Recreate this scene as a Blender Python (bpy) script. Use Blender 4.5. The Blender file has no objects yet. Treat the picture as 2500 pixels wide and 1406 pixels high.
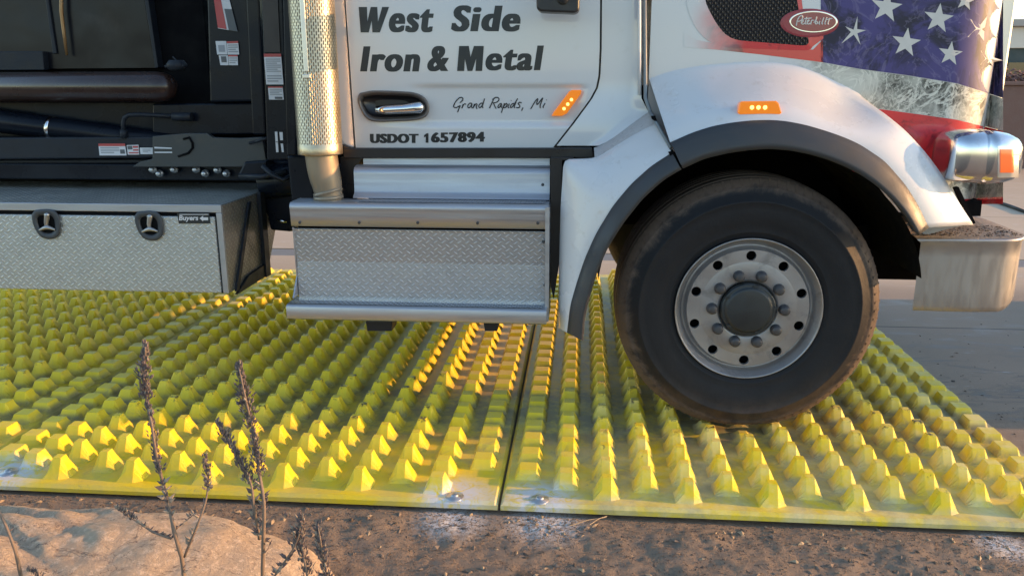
import bpy, bmesh, math, random
from mathutils import Vector, Matrix, noise as mnoise
random.seed(7)
R = math.radians
sc = bpy.context.scene
col = sc.collection

# ------------------------------------------------------------------ camera
F_PX, PITCH, YAW, ROLL, CAM_H = 1993.2, R(14.383), R(4.885), R(0.143), 1.539
_cp, _sp, _cy, _sy = math.cos(PITCH), math.sin(PITCH), math.cos(YAW), math.sin(YAW)
_fw = Vector((-_sy*_cp, _cy*_cp, -_sp))
_rt0 = Vector((_cy, _sy, 0))
_dn0 = _fw.cross(_rt0)
_rt = math.cos(ROLL)*_rt0 + math.sin(ROLL)*_dn0
_dn = -math.sin(ROLL)*_rt0 + math.cos(ROLL)*_dn0
EYE = Vector((0, 0, CAM_H))
cd = bpy.data.cameras.new('camera')
cam = bpy.data.objects.new('camera', cd)
col.objects.link(cam)
cam.matrix_world = Matrix(((_rt.x, -_dn.x, -_fw.x, EYE.x), (_rt.y, -_dn.y, -_fw.y, EYE.y),
                           (_rt.z, -_dn.z, -_fw.z, EYE.z), (0, 0, 0, 1)))
cd.sensor_width = 36
cd.lens = F_PX/2500*36
cd.clip_end = 3000
sc.camera = cam


def ray(px, py):
    return _fw + _rt*((px-1250)/F_PX) + _dn*((py-703)/F_PX)


def at(px, py, Y):
    d = ray(px, py)
    return EYE + d*(Y/d.y)


def onz(px, py, z):
    d = ray(px, py)
    return EYE + d*((z-CAM_H)/d.z)


# ------------------------------------------------------------------ world, sun, exposure
SUN_EL, SUN_AZ = R(12.0), R(1.2)          # azimuth measured from +X towards +Y
w = bpy.data.worlds.new('World')
sc.world = w
w.use_nodes = True
nt = w.node_tree
sky = nt.nodes.new('ShaderNodeTexSky')
sky.sky_type = 'NISHITA'
sky.sun_disc = False
sky.sun_elevation = SUN_EL
sky.sun_rotation = math.pi/2 - SUN_AZ
sky.dust_density = .6
sky.ozone_density = 1.3
sky.air_density = 1.0
nt.links.new(sky.outputs[0], nt.nodes['Background'].inputs[0])
nt.nodes['Background'].inputs[1].default_value = 0.15
sl = bpy.data.lights.new('sun', 'SUN')
sl.energy = 2.45
sl.angle = R(0.5)
sl.color = (1.0, 0.52, 0.20)
so = bpy.data.objects.new('sun', sl)
col.objects.link(so)
sdir = Vector((math.cos(SUN_EL)*math.cos(SUN_AZ), math.cos(SUN_EL)*math.sin(SUN_AZ), math.sin(SUN_EL)))
so.rotation_euler = sdir.to_track_quat('Z', 'Y').to_euler()
so.location = sdir*40
sc.view_settings.view_transform = 'Standard'
sc.view_settings.look = 'None'
sc.view_settings.gamma = 1
sc.view_settings.exposure = 1.42
sc.render.engine = 'CYCLES'
sc.cycles.use_denoising = True
sc.cycles.max_bounces = 8


# ------------------------------------------------------------------ node helpers
class NT:
    def __init__(s, name):
        s.m = bpy.data.materials.new(name)
        s.m.use_nodes = True
        s.t = s.m.node_tree
        s.b = s.t.nodes['Principled BSDF']
        s._pos = None

    def n(s, typ, **kw):
        nd = s.t.nodes.new(typ)
        for k, v in kw.items():
            setattr(nd, k, v)
        return nd

    def put(s, sock, v):
        if hasattr(v, 'is_output'):
            s.t.links.new(v, sock)
        elif isinstance(v, (tuple, list)) and len(v) == 3 and sock.type == 'RGBA':
            sock.default_value = (*v, 1)
        else:
            sock.default_value = v

    def set(s, key, v):
        s.put(s.b.inputs[key], v)

    def pos(s):
        if s._pos is None:
            s._pos = s.n('ShaderNodeNewGeometry').outputs['Position']
        return s._pos

    def xyz(s):
        nd = s.n('ShaderNodeSeparateXYZ')
        s.put(nd.inputs[0], s.pos())
        return nd.outputs

    def math(s, op, a, b=0.0, c=0.0, clamp=False):
        nd = s.n('ShaderNodeMath', operation=op, use_clamp=clamp)
        s.put(nd.inputs[0], a)
        s.put(nd.inputs[1], b)
        s.put(nd.inputs[2], c)
        return nd.outputs[0]

    def noise(s, scale, detail=4, rough=.55, dist=0.0, vec=None):
        nd = s.n('ShaderNodeTexNoise')
        s.put(nd.inputs['Vector'], vec if vec is not None else s.pos())
        nd.inputs['Scale'].default_value = scale
        nd.inputs['Detail'].default_value = detail
        nd.inputs['Roughness'].default_value = rough
        nd.inputs['Distortion'].default_value = dist
        return nd.outputs[0]

    def ramp(s, v, lo, hi, a=0.0, b=1.0):
        nd = s.n('ShaderNodeMapRange', interpolation_type='SMOOTHSTEP')
        s.put(nd.inputs[0], v)
        nd.inputs[1].default_value = lo
        nd.inputs[2].default_value = hi
        nd.inputs[3].default_value = a
        nd.inputs[4].default_value = b
        return nd.outputs[0]

    def mix(s, f, a, b):
        nd = s.n('ShaderNodeMix', data_type='RGBA')
        s.put(nd.inputs[0], f)
        s.put(nd.inputs[6], a)
        s.put(nd.inputs[7], b)
        return nd.outputs[2]

    def scalev(s, sx, sy, sz):
        nd = s.n('ShaderNodeVectorMath', operation='MULTIPLY')
        s.put(nd.inputs[0], s.pos())
        nd.inputs[1].default_value = (sx, sy, sz)
        return nd.outputs[0]

    def bump(s, h, dist=.002, strength=1.0, normal=None):
        nd = s.n('ShaderNodeBump')
        s.put(nd.inputs['Height'], h)
        nd.inputs['Distance'].default_value = dist
        nd.inputs['Strength'].default_value = strength
        if normal is not None:
            s.put(nd.inputs['Normal'], normal)
        s.t.links.new(nd.outputs[0], s.b.inputs['Normal'])
        return nd.outputs[0]

    def dot(s, c, r0, r1):
        """soft disc mask (1 inside) round world point c"""
        nd = s.n('ShaderNodeVectorMath', operation='DISTANCE')
        s.put(nd.inputs[0], s.pos())
        nd.inputs[1].default_value = c
        return s.ramp(nd.outputs['Value'], r0, r1, 1, 0)


def mat(name, c, rough=.5, metal=0.0, var=.15, vs=6.0, bump=0.0, bs=150.0, coat=0.0, dirt=0.0, dirtc=(.20, .17, .14), ds=9.0, stretch=None, spec=None):
    k = NT(name)
    n1 = k.noise(vs, 5, .6, vec=k.scalev(*stretch) if stretch else None)
    lo = tuple(x*(1-var) for x in c)
    hi = tuple(min(1, x*(1+var)) for x in c)
    cc = k.mix(n1, lo, hi)
    rr = k.ramp(n1, .3, .7, max(.02, rough*(1-.25)), min(1, rough*1.25))
    if dirt:
        d = k.ramp(k.noise(ds, 8, .65, .4), .62-.35*dirt, .82-.3*dirt)
        d = k.math('MULTIPLY', d, min(1, dirt*1.6))
        cc = k.mix(d, cc, dirtc)
        rr = k.math('MAXIMUM', rr, k.math('MULTIPLY', d, .8))
        if metal:
            k.set('Metallic', k.math('MULTIPLY', k.math('SUBTRACT', 1.0, d), metal))
    elif metal:
        k.set('Metallic', metal)
    k.set('Base Color', cc)
    k.set('Roughness', rr)
    if coat:
        k.set('Coat Weight', coat)
        k.set('Coat Roughness', .04)
    if spec is not None:
        k.set('Specular IOR Level', spec)
    if bump:
        k.bump(k.noise(bs, 6, .6), bump, .6)
    return k.m


def diamond_mat(name, c, ax, pitch=.0225, dirt=.25, rough=.36):
    """tread plate: alternating slanted lozenges; ax picks the two plate axes"""
    k = NT(name)
    o = k.xyz()
    pu, pv = pitch, pitch*.46
    v = k.math('DIVIDE', o[ax[1]], pv)
    par = k.math('FLOORED_MODULO', k.math('FLOOR', v), 2.0)
    u = k.math('ADD', k.math('DIVIDE', o[ax[0]], pu), k.math('MULTIPLY', par, .5))
    a = k.math('MULTIPLY', k.math('SUBTRACT', k.math('FRACT', u), .5), pu)
    b = k.math('MULTIPLY', k.math('SUBTRACT', k.math('FRACT', v), .5), pv)
    sgn = k.math('SUBTRACT', k.math('MULTIPLY', par, 2.0), 1.0)
    ca, sa = .79, .61
    p = k.math('ADD', k.math('MULTIPLY', a, ca), k.math('MULTIPLY', k.math('MULTIPLY', b, sa), sgn))
    q = k.math('SUBTRACT', k.math('MULTIPLY', b, ca), k.math('MULTIPLY', k.math('MULTIPLY', a, sa), sgn))
    e = k.math('ADD', k.math('POWER', k.math('DIVIDE', p, pitch*.36), 2.0), k.math('POWER', k.math('DIVIDE', q, pitch*.11), 2.0))
    h = k.ramp(e, .1, 1.0, 1.0, 0.0)
    d = k.ramp(k.noise(5, 8, .7, .6), .45, .75)
    d = k.math('MULTIPLY', d, dirt*2)
    d = k.math('MULTIPLY', d, k.math('SUBTRACT', 1.0, k.math('MULTIPLY', h, .7)), clamp=True)
    base = k.mix(k.noise(30, 4), tuple(x*.8 for x in c), tuple(min(1, x*1.12) for x in c))
    base = k.mix(h, base, tuple(min(1, x*1.55) for x in c))
    k.set('Base Color', k.mix(d, base, (.17, .155, .13)))
    k.set('Metallic', k.math('SUBTRACT', .72, k.math('MULTIPLY', d, .6)))
    k.set('Roughness', k.math('ADD', rough, k.math('MULTIPLY', d, .3)))
    k.bump(k.math('ADD', k.math('ADD', h, k.math('MULTIPLY', k.noise(60, 3), .15)), k.math('MULTIPLY', k.noise(3, 3), 1.2)), .0032, 1.0)
    return k.m


def grip_mat(name, c, ax, px_, py_, rad):
    """serrated grip tread: rows of punched raised holes"""
    k = NT(name)
    o = k.xyz()
    u = k.math('DIVIDE', o[ax[0]], px_)
    v = k.math('DIVIDE', o[ax[1]], py_)
    off = k.math('MULTIPLY', k.math('FLOORED_MODULO', k.math('FLOOR', v), 2.0), .5)
    a = k.math('MULTIPLY', k.math('SUBTRACT', k.math('FRACT', k.math('ADD', u, off)), .5), px_)
    b = k.math('MULTIPLY', k.math('SUBTRACT', k.math('FRACT', v), .5), py_)
    r = k.math('SQRT', k.math('ADD', k.math('POWER', a, 2.0), k.math('POWER', b, 2.0)))
    hole = k.ramp(r, rad*.7, rad, 1, 0)
    rim = k.math('SUBTRACT', k.ramp(r, rad, rad*1.7, 1, 0), hole)
    k.set('Base Color', k.mix(hole, k.mix(k.noise(20, 5), tuple(x*.75 for x in c), c), (.012, .012, .014)))
    k.set('Metallic', .8)
    k.set('Roughness', .42)
    k.bump(k.math('SUBTRACT', rim, hole), .004, 1.0)
    return k.m


M = {}
M['white'] = mat('white_paint', (.60, .625, .65), .22, 0, .03, 2.5, coat=.7, dirt=.10, dirtc=(.42, .38, .33), ds=14)
M['white_low'] = mat('white_paint_road_worn', (.60, .62, .645), .28, 0, .04, 3, coat=.5, dirt=.22, dirtc=(.40, .36, .31), ds=22)
M['scuffed'] = mat('scuffed_white_paint', (.42, .42, .43), .6, 0, .35, 40, dirt=.35, dirtc=(.2, .19, .18), ds=40)
M['black_trim'] = mat('black_trim', (.012, .012, .015), .35, 0, .2, 8)
M['void'] = mat('black_underbody', (.005, .005, .006), .85, 0, .3, 10, spec=.1)
M['navy'] = mat('navy_black_paint', (.006, .009, .016), .3, 0, .35, 5, dirt=.12, dirtc=(.018, .018, .02), ds=7, spec=.22)
M['steel_dark'] = mat('painted_dark_steel', (.017, .021, .029), .42, 0, .3, 12, dirt=.15, dirtc=(.04, .04, .04), ds=10, bump=.001, bs=80, spec=.25)
M['plate_grey'] = mat('dusty_grey_plate', (.045, .048, .048), .5, 0, .3, 14, dirt=.3, dirtc=(.075, .068, .058), ds=10)
M['brown_tube'] = mat('oxide_brown_paint', (.035, .018, .014), .3, 0, .4, 4, coat=.3, dirt=.2, dirtc=(.07, .06, .05))
M['flare'] = mat('textured_grey_plastic', (.036, .039, .044), .5, 0, .12, 9, bump=.0006, bs=420, dirt=.16, dirtc=(.12, .105, .09), ds=18)
M['alu'] = mat('brushed_aluminium', (.45, .465, .50), .42, .75, .06, 5, dirt=.12, dirtc=(.3, .29, .28), ds=16, stretch=(.6, 4, 14))
M['alu_rim'] = mat('dull_aluminium_wheel', (.345, .34, .35), .42, .70, .12, 6, dirt=.36, dirtc=(.10, .092, .085), ds=11)
M['chrome'] = mat('chrome', (.74, .75, .77), .17, 1.0, .04, 5, dirt=.16, dirtc=(.4, .38, .35), ds=20)
M['bumper'] = mat('dusty_bumper_metal', (.37, .355, .345), .42, .7, .06, 7, dirt=.25, dirtc=(.27, .24, .21), ds=6, stretch=(5, 5, .9))
M['grime'] = mat('caked_road_grime', (.24, .21, .18), .85, 0, .6, 60, bump=.01, bs=90)
M['pipe'] = mat('heat_stained_steel_pipe', (.30, .245, .18), .48, .5, .2, 8, dirt=.3, dirtc=(.16, .13, .11), ds=14)
M['label_white'] = mat('white_label', (.62, .63, .66), .45, 0, .06, 20, dirt=.12)
M['label_red'] = mat('red_label', (.45, .07, .07), .45, 0, .1, 20)
M['label_ink'] = mat('label_print', (.10, .11, .12), .5, 0, .1, 20)
M['label_grey'] = mat('label_grey_print', (.30, .32, .35), .5, 0, .1, 20)
M['ink'] = mat('black_vinyl_lettering', (.018, .022, .026), .35, 0, .1, 9)
M['blue'] = mat('blue_vinyl_wrap', (.045, .048, .15),   .5, 0, .5, 4, spec=.3, dirt=.75, dirtc=(.026, .026, .038), ds=3.2)
k = NT('mottled_blue_vinyl_wrap')
dk_ = k.ramp(k.noise(3.6, 7, .62, 1.4), .44, .60)
ws = k.ramp(k.math('ABSOLUTE', k.math('SUBTRACT', k.noise(4.5, 6, .6, 2.5), .5)), 0, .035, .30, 0)
bc_ = k.mix(k.noise(2, 3), (.052, .046, .16), (.080, .070, .23))
k.set('Base Color', k.mix(ws, k.mix(k.math('MULTIPLY', dk_, .9), bc_, (.018, .019, .028)), (.24, .22, .36)))
k.set('Roughness', .46)
k.set('Specular IOR Level', .35)
M['blue'] = k.m
M['star'] = mat('off_white_vinyl', (.60, .60, .57), .45, 0, .12, 25, spec=.3)
M['gasket'] = mat('grey_hood_gasket', (.20, .23, .25), .5, 0, .15, 12)
M['hub'] = mat('grey_plastic_hub_cap', (.022, .027, .031), .42, 0, .15, 14, dirt=.15, dirtc=(.06, .058, .052), ds=20)
M['nut'] = mat('grey_nut_cover', (.05, .05, .056), .55, 0, .2, 20, dirt=.2, dirtc=(.12, .11, .1))
M['mirror_black'] = mat('black_mirror_plastic', (.02, .02, .023), .4, 0, .1, 9)
M['bolt'] = mat('zinc_bolt', (.5, .5, .5), .4, .9, .2, 30)
M['cable'] = mat('black_rubber_hose', (.03, .028, .026), .6, 0, .2, 9)
M['diamond'] = diamond_mat('diamond_plate_upright', (.43, .445, .47), (0, 2), .034, .10, .44)
M['diamond_box'] = diamond_mat('diamond_plate_toolbox_front', (.52, .54, .54), (0, 2), .034, .2, .42)
M['diamond_top'] = diamond_mat('diamond_plate_toolbox_top', (.50, .51, .48), (0, 1), .034, .45)
M['diamond_end'] = diamond_mat('diamond_plate_toolbox_end', (.36, .345, .31), (1, 2), .034, .45)
M['grip'] = grip_mat('grip_tread', (.50, .52, .56), (0, 1), .022, .017, .0055)
M['screen'] = grip_mat('black_intake_screen', (.035, .038, .042), (0, 2), .021, .0115, .0058)


def glow(name, c, strength, base):
    k = NT(name)
    k.set('Base Color', base)
    k.set('Roughness', .15)
    k.set('Emission Color', c)
    k.set('Emission Strength', strength)
    k.set('Coat Weight', .8)
    return k.m


M['amber'] = glow('amber_lens', (1, .25, .01), .16, (.75, .20, .01))
M['led'] = glow('lit_amber_led', (1, .62, .12), 1.5, (1, .5, .05))
M['orange_lens'] = glow('orange_reflector', (1, .16, .03), .12, (.80, .16, .04))
k = NT('clear_lens')
k.set('Base Color', (.9, .9, .88))
k.set('Roughness', .06)
k.set('Transmission Weight', .75)
M['clear'] = k.m

# red wrap fading from white (the printed fade of the wrap itself)
k = NT('red_vinyl_wrap')
xx = k.xyz()
fade = k.ramp(k.math('ADD', xx[0], k.math('MULTIPLY', k.noise(6, 3), .2)), .50, .76)
redc = k.mix(k.ramp(k.noise(9, 6, .6, .8), .52, .7), (.58, .035, .045), (.20, .02, .03))
k.set('Base Color', k.mix(fade, (.60, .625, .65), redc))
k.set('Roughness', .25)
k.set('Coat Weight', .6)
M['red'] = k.m
# smoke / web print on the lower stripe
k = NT('smoke_web_vinyl_wrap')
vo = k.n('ShaderNodeTexVoronoi', feature='DISTANCE_TO_EDGE')
dn = k.n('ShaderNodeTexNoise')
dn.inputs['Scale'].default_value = 6
dn.inputs['Detail'].default_value = 6
k.put(dn.inputs['Vector'], k.pos())
vm = k.n('ShaderNodeVectorMath', operation='MULTIPLY_ADD')
k.put(vm.inputs[0], dn.outputs['Color'])
vm.inputs[1].default_value = (.34, .34, .34)
k.put(vm.inputs[2], k.scalev(1, .3, 1))
k.put(vo.inputs['Vector'], vm.outputs[0])
vo.inputs['Scale'].default_value = 13
web = k.ramp(vo.outputs['Distance'], .0, .16, 1, 0)
r1 = k.ramp(k.math('ABSOLUTE', k.math('SUBTRACT', k.noise(5, 7, .6, 2.2), .5)), 0, .05, 1, 0)
r2 = k.ramp(k.math('ABSOLUTE', k.math('SUBTRACT', k.noise(12, 7, .6, 1.8), .5)), 0, .035, .8, 0)
web = k.math('MAXIMUM', k.math('MULTIPLY', web, .35), k.math('MAXIMUM', r1, r2))
web = k.math('MAXIMUM', web, k.math('MULTIPLY', k.ramp(k.noise(4, 6, .65, 1.0), .48, .70), .8))
dark = k.mix(k.ramp(k.noise(7, 4), .38, .62), (.035, .04, .037), (.34, .37, .33))
cc = k.mix(web, dark, (.62, .64, .58))
fx = k.ramp(k.math('ADD', k.xyz()[0], k.math('MULTIPLY', k.noise(12, 4), .25)), .95, 1.18)
k.set('Base Color', k.mix(fx, (.60, .625, .65), cc))
k.set('Roughness', .36)
k.set('Coat Weight', .15)
M['web'] = k.m
# perforated heat shield
k = NT('perforated_stainless')
o = k.xyz()
ang = k.math('MULTIPLY', k.math('ARCTAN2', k.math('SUBTRACT', o[1], 3.44), k.math('ADD', o[0], 1.114)), .094)
u = k.math('DIVIDE', ang, .0092)
v = k.math('DIVIDE', o[2], .024)
off = k.math('MULTIPLY', k.math('FLOORED_MODULO', k.math('FLOOR', u), 2.0), .5)
a = k.math('ABSOLUTE', k.math('SUBTRACT', k.math('FRACT', u), .5))
b = k.math('ABSOLUTE', k.math('SUBTRACT', k.math('FRACT', k.math('ADD', v, off)), .5))
slot = k.math('MULTIPLY', k.ramp(a, .2, .3, 1, 0), k.ramp(b, .27, .36, 1, 0))
slot = k.math('MULTIPLY', slot, k.ramp(o[2], 1.272, 1.276))
k.set('Base Color', k.mix(slot, k.mix(k.noise(25, 4), (.46, .38, .26), (.62, .52, .37)), (.10, .08, .05)))
k.set('Metallic', k.math('SUBTRACT', .95, k.math('MULTIPLY', slot, .7)))
k.set('Roughness', .36)
k.bump(k.math('SUBTRACT', k.math('MULTIPLY', k.noise(40, 4), .5), slot), .003, .8)
M['perf'] = k.m
# tyre rubber
TX, TY, TZ, TR = .700, 3.335, .607, .548
k = NT('tyre_rubber')
o = k.xyz()
rx = k.math('SUBTRACT', o[0], TX)
rz = k.math('SUBTRACT', o[2], TZ)
rad = k.math('SQRT', k.math('ADD', k.math('POWER', rx, 2.0), k.math('POWER', rz, 2.0)))
edge = k.ramp(k.math('ADD', rad, k.math('MULTIPLY', k.noise(7, 7, .75, .6), .14)), .545, .595)
lowz = k.math('MULTIPLY', k.ramp(k.math('ADD', o[2], k.math('MULTIPLY', k.noise(5, 6, .7), .35)), .22, .62, .6, .0), k.ramp(rad, .34, .52))
dust = k.math('MAXIMUM', k.math('MULTIPLY', edge, .9), k.math('MULTIPLY', lowz, k.ramp(k.noise(14, 7, .7), .3, .62, .25, 1)))
rings = k.math('MULTIPLY', k.math('SINE', k.math('MULTIPLY', rad, 260.0)), .5)
cc = k.mix(k.noise(7, 6, .6), (.008, .0095, .013), (.020, .021, .025))
k.set('Base Color', k.mix(dust, cc, (.125, .092, .072)))
k.set('Roughness', .6)
k.set('Specular IOR Level', .25)
k.bump(k.math('ADD', k.math('MULTIPLY', k.noise(60, 6), 1.0), k.math('MULTIPLY', rings, k.ramp(rad, .30, .34, .25, 0))), .002, .6)
M['tyre'] = k.m
# yellow mats
MY0 = 2.694
BOLTS = [onz(1110, 1209, .035), onz(1318, 1216, .035), onz(20, 1150, .035)]
k = NT('yellow_moulded_plastic')
o = k.xyz()
base = k.mix(k.noise(3.5, 6, .6), (.80, .600, .006), (.88, .665, .010))
low = k.ramp(o[2], .034, .062, 1, 0)
dm = k.ramp(k.noise(5, 8, .7, .5), .34, .66)
rightm = k.ramp(o[0], -.6, .4, .35, .85)
dust = k.math('MULTIPLY', k.math('MULTIPLY', low, dm), rightm)
base = k.mix(k.ramp(k.noise(2.2, 5, .6), .35, .7, .02, .22), base, (.62, .51, .15))
cc = k.mix(dust, base, (.40, .385, .27))
cc = k.mix(k.math('MULTIPLY', k.ramp(k.noise(7, 7, .72), .40, .66), k.ramp(o[0], -.35, .4, .06, .62)), cc, (.80, .70, .33))
trk = k.math('MULTIPLY', k.ramp(o[1], 3.1, 3.3), k.ramp(o[1], 3.75, 4.0, 1, 0))
scf = k.math('MULTIPLY', k.math('MULTIPLY', k.ramp(k.noise(34, 5, .7), .50, .62), k.ramp(o[2], .085, .105)), trk)
cc = k.mix(scf, cc, (.03, .028, .022))
nick = k.math('MULTIPLY', k.math('MULTIPLY', k.ramp(k.noise(48, 4, .7, .6), .60, .68), k.ramp(o[2], .08, .10)), k.ramp(k.noise(1.7, 3), .42, .60))
cc = k.mix(k.math('MULTIPLY', nick, .8), cc, (.07, .06, .035))
smear = k.math('MULTIPLY', k.ramp(k.noise(4, 7, .75, 1.2), .55, .70), k.ramp(o[2], .09, .04, .15, .6))
cc = k.mix(smear, cc, (.27, .24, .16))
grime = k.math('MULTIPLY', k.math('MULTIPLY', trk, low), k.ramp(k.noise(7, 6, .7), .35, .6, .1, .75))
cc = k.mix(grime, cc, (.15, .135, .105))
for c in BOLTS:
    wn = k.math('MULTIPLY', k.dot(c, .05, .20), k.ramp(k.noise(22, 6, .7, 1), .34, .56))
    wn = k.math('MULTIPLY', wn, k.ramp(o[2], .04, .075, 1, .15))
    cc = k.mix(wn, cc, (.66, .66, .66))
k.set('Base Color', cc)
k.set('Roughness', .45)
k.set('Specular IOR Level', .32)
bv = k.n('ShaderNodeBevel', samples=4)
bv.inputs['Radius'].default_value = .0024
k.bump(k.noise(70, 5), .0018, .5, bv.outputs[0])
M['yellow'] = k.m
# dirt
k = NT('brown_dirt')
o = k.xyz()
n1 = k.noise(90, 8, .75)
n2 = k.noise(14, 6, .6)
cc = k.mix(n1, (.175, .126, .084), (.35, .255, .175))
cc = k.mix(k.ramp(n2, .42, .68), cc, (.21, .165, .125))
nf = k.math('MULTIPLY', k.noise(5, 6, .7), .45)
near_dark = k.ramp(k.math('ADD', o[1], nf), 2.46, 2.56, 1, 0)  # soil darker towards the near edge, strongest on the left
near_dark = k.math('MULTIPLY', near_dark, k.ramp(k.math('ADD', o[0], nf), .55, 1.0, 1, .25))
cc = k.mix(k.math('MULTIPLY', near_dark, .88), cc, k.mix(n1, (.018, .018, .017), (.075, .070, .060)))
for c, r in ((onz(1105, 1258, 0), .19), (onz(1330, 1264, 0), .21), (onz(2450, 1322, 0), .15)):
    wn = k.math('MULTIPLY', k.dot(c, .02, r), k.ramp(k.noise(60, 8, .8, 1), .40, .56))
    cc = k.mix(wn, cc, (.62, .62, .62))
k.set('Base Color', cc)
k.set('Roughness', .92)
k.bump(k.math('ADD', n1, k.noise(220, 4)), .003, .8)
M['dirt'] = k.m
# concrete pavement
k = NT('concrete')
o = k.xyz()
n2 = k.noise(1.4, 8, .65, .3)
cc = k.mix(n2, (.235, .188, .142), (.36, .29, .22))
st = k.ramp(k.noise(2.2, 8, .7, .8, vec=k.scalev(.8, 2.5, 1)), .50, .66)
near = k.ramp(k.math('ADD', o[1], k.math('MULTIPLY', k.noise(3, 5), .6)), 4.4, 5.6, 1, .1)
cc = k.mix(k.math('MULTIPLY', k.math('MULTIPLY', st, near), .95), cc, (.085, .074, .062))
ln = k.ramp(k.noise(5, 8, .75, .5, vec=k.scalev(.6, 3, 1)), .585, .68)
cc = k.mix(k.math('MULTIPLY', k.math('MULTIPLY', ln, near), .6), cc, (.55, .56, .57))
film = k.math('MULTIPLY', k.ramp(k.math('ADD', o[1], k.math('MULTIPLY', k.noise(2.5, 7, .7), 1.6)), 4.1, 4.9, 1, 0), k.ramp(k.noise(8, 8, .75), .3, .6, .3, .9))
cc = k.mix(film, cc, (.22, .165, .115))
cc = k.mix(k.math('MULTIPLY', k.ramp(k.noise(120, 5, .7), .45, .7), .3), cc, (.14, .13, .12))
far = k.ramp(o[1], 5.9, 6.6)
cc = k.mix(k.math('MULTIPLY', far, .8), cc, k.mix(n2, (.50, .39, .275), (.60, .475, .34)))  # sunlit warmth of the far pavement put into its colour
for yy in (5.17, 9.6):
    j = k.ramp(k.math('ABSOLUTE', k.math('SUBTRACT', o[1], yy)), .004, .011, 1, 0)
    cc = k.mix(k.math('MULTIPLY', j, .85), cc, (.05, .048, .045))
k.set('Base Color', cc)
k.set('Roughness', k.ramp(st, 0, 1, .85, .5))
k.bump(k.noise(160, 6, .7), .0025, .6)
M['concrete'] = k.m
M['grey_strip'] = mat('grey_strip_concrete', (.20, .20, .195), .8, 0, .2, 4, bump=.002, bs=90)
# rock
k = NT('sandstone')
n1 = k.noise(7, 8, .65, .4)
cc = k.mix(n1, (.38, .27, .175), (.60, .45, .31))
cc = k.mix(k.ramp(k.noise(45, 8, .75), .48, .66), cc, (.70, .53, .37))
cc = k.mix(k.math('MULTIPLY', k.ramp(k.noise(26, 8, .8, .6), .57, .65), .6), cc, (.15, .11, .085))
crk = k.ramp(k.math('ABSOLUTE', k.math('SUBTRACT', k.noise(3.2, 6, .6, .8, vec=k.scalev(1.2, 2.2, 2.2)), .5)), 0, .010, .8, 0)
cc = k.mix(crk, cc, (.13, .095, .075))
k.set('Base Color', cc)
k.set('Roughness', .88)
k.bump(k.math('ADD', k.noise(110, 8, .75), k.math('MULTIPLY', k.noise(24, 6, .7), 1.6)), .009, .9)
M['rock'] = k.m
M['stem'] = mat('dry_stem', (.20, .15, .115), .8, 0, .35, 40)
M['seed'] = mat('dry_seed_husk', (.15, .115, .11), .8, 0, .55, 60)
M['husk'] = mat('pale_husk', (.32, .26, .20), .8, 0, .3, 60)
M['mulch'] = mat('wood_chips', (.20, .145, .10), .9, 0, .6, 30)
M['straw'] = mat('straw', (.36, .27, .17), .8, 0, .3, 30)
M['brown_wall'] = mat('brown_block', (.16, .10, .085), .9, 0, .15, 6, bump=.01, bs=12)
M['teal'] = mat('dark_teal_siding', (.04, .065, .07), .7, 0, .2, 4)
M['cream'] = mat('cream_siding', (.62, .60, .54), .7, 0, .06, 2)
M['block'] = mat('cast_concrete', (.36, .35, .33), .85, 0, .15, 5, bump=.004, bs=40)
M['leaf'] = mat('grey_green_leaf', (.10, .115, .085), .7, 0, .4, 3)
M['bark'] = mat('bark', (.12, .09, .07), .9, 0, .3, 12)
M['glass'] = mat('dark_window_glass', (.02, .025, .03), .05, 0, .1, 2, coat=1)


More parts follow.
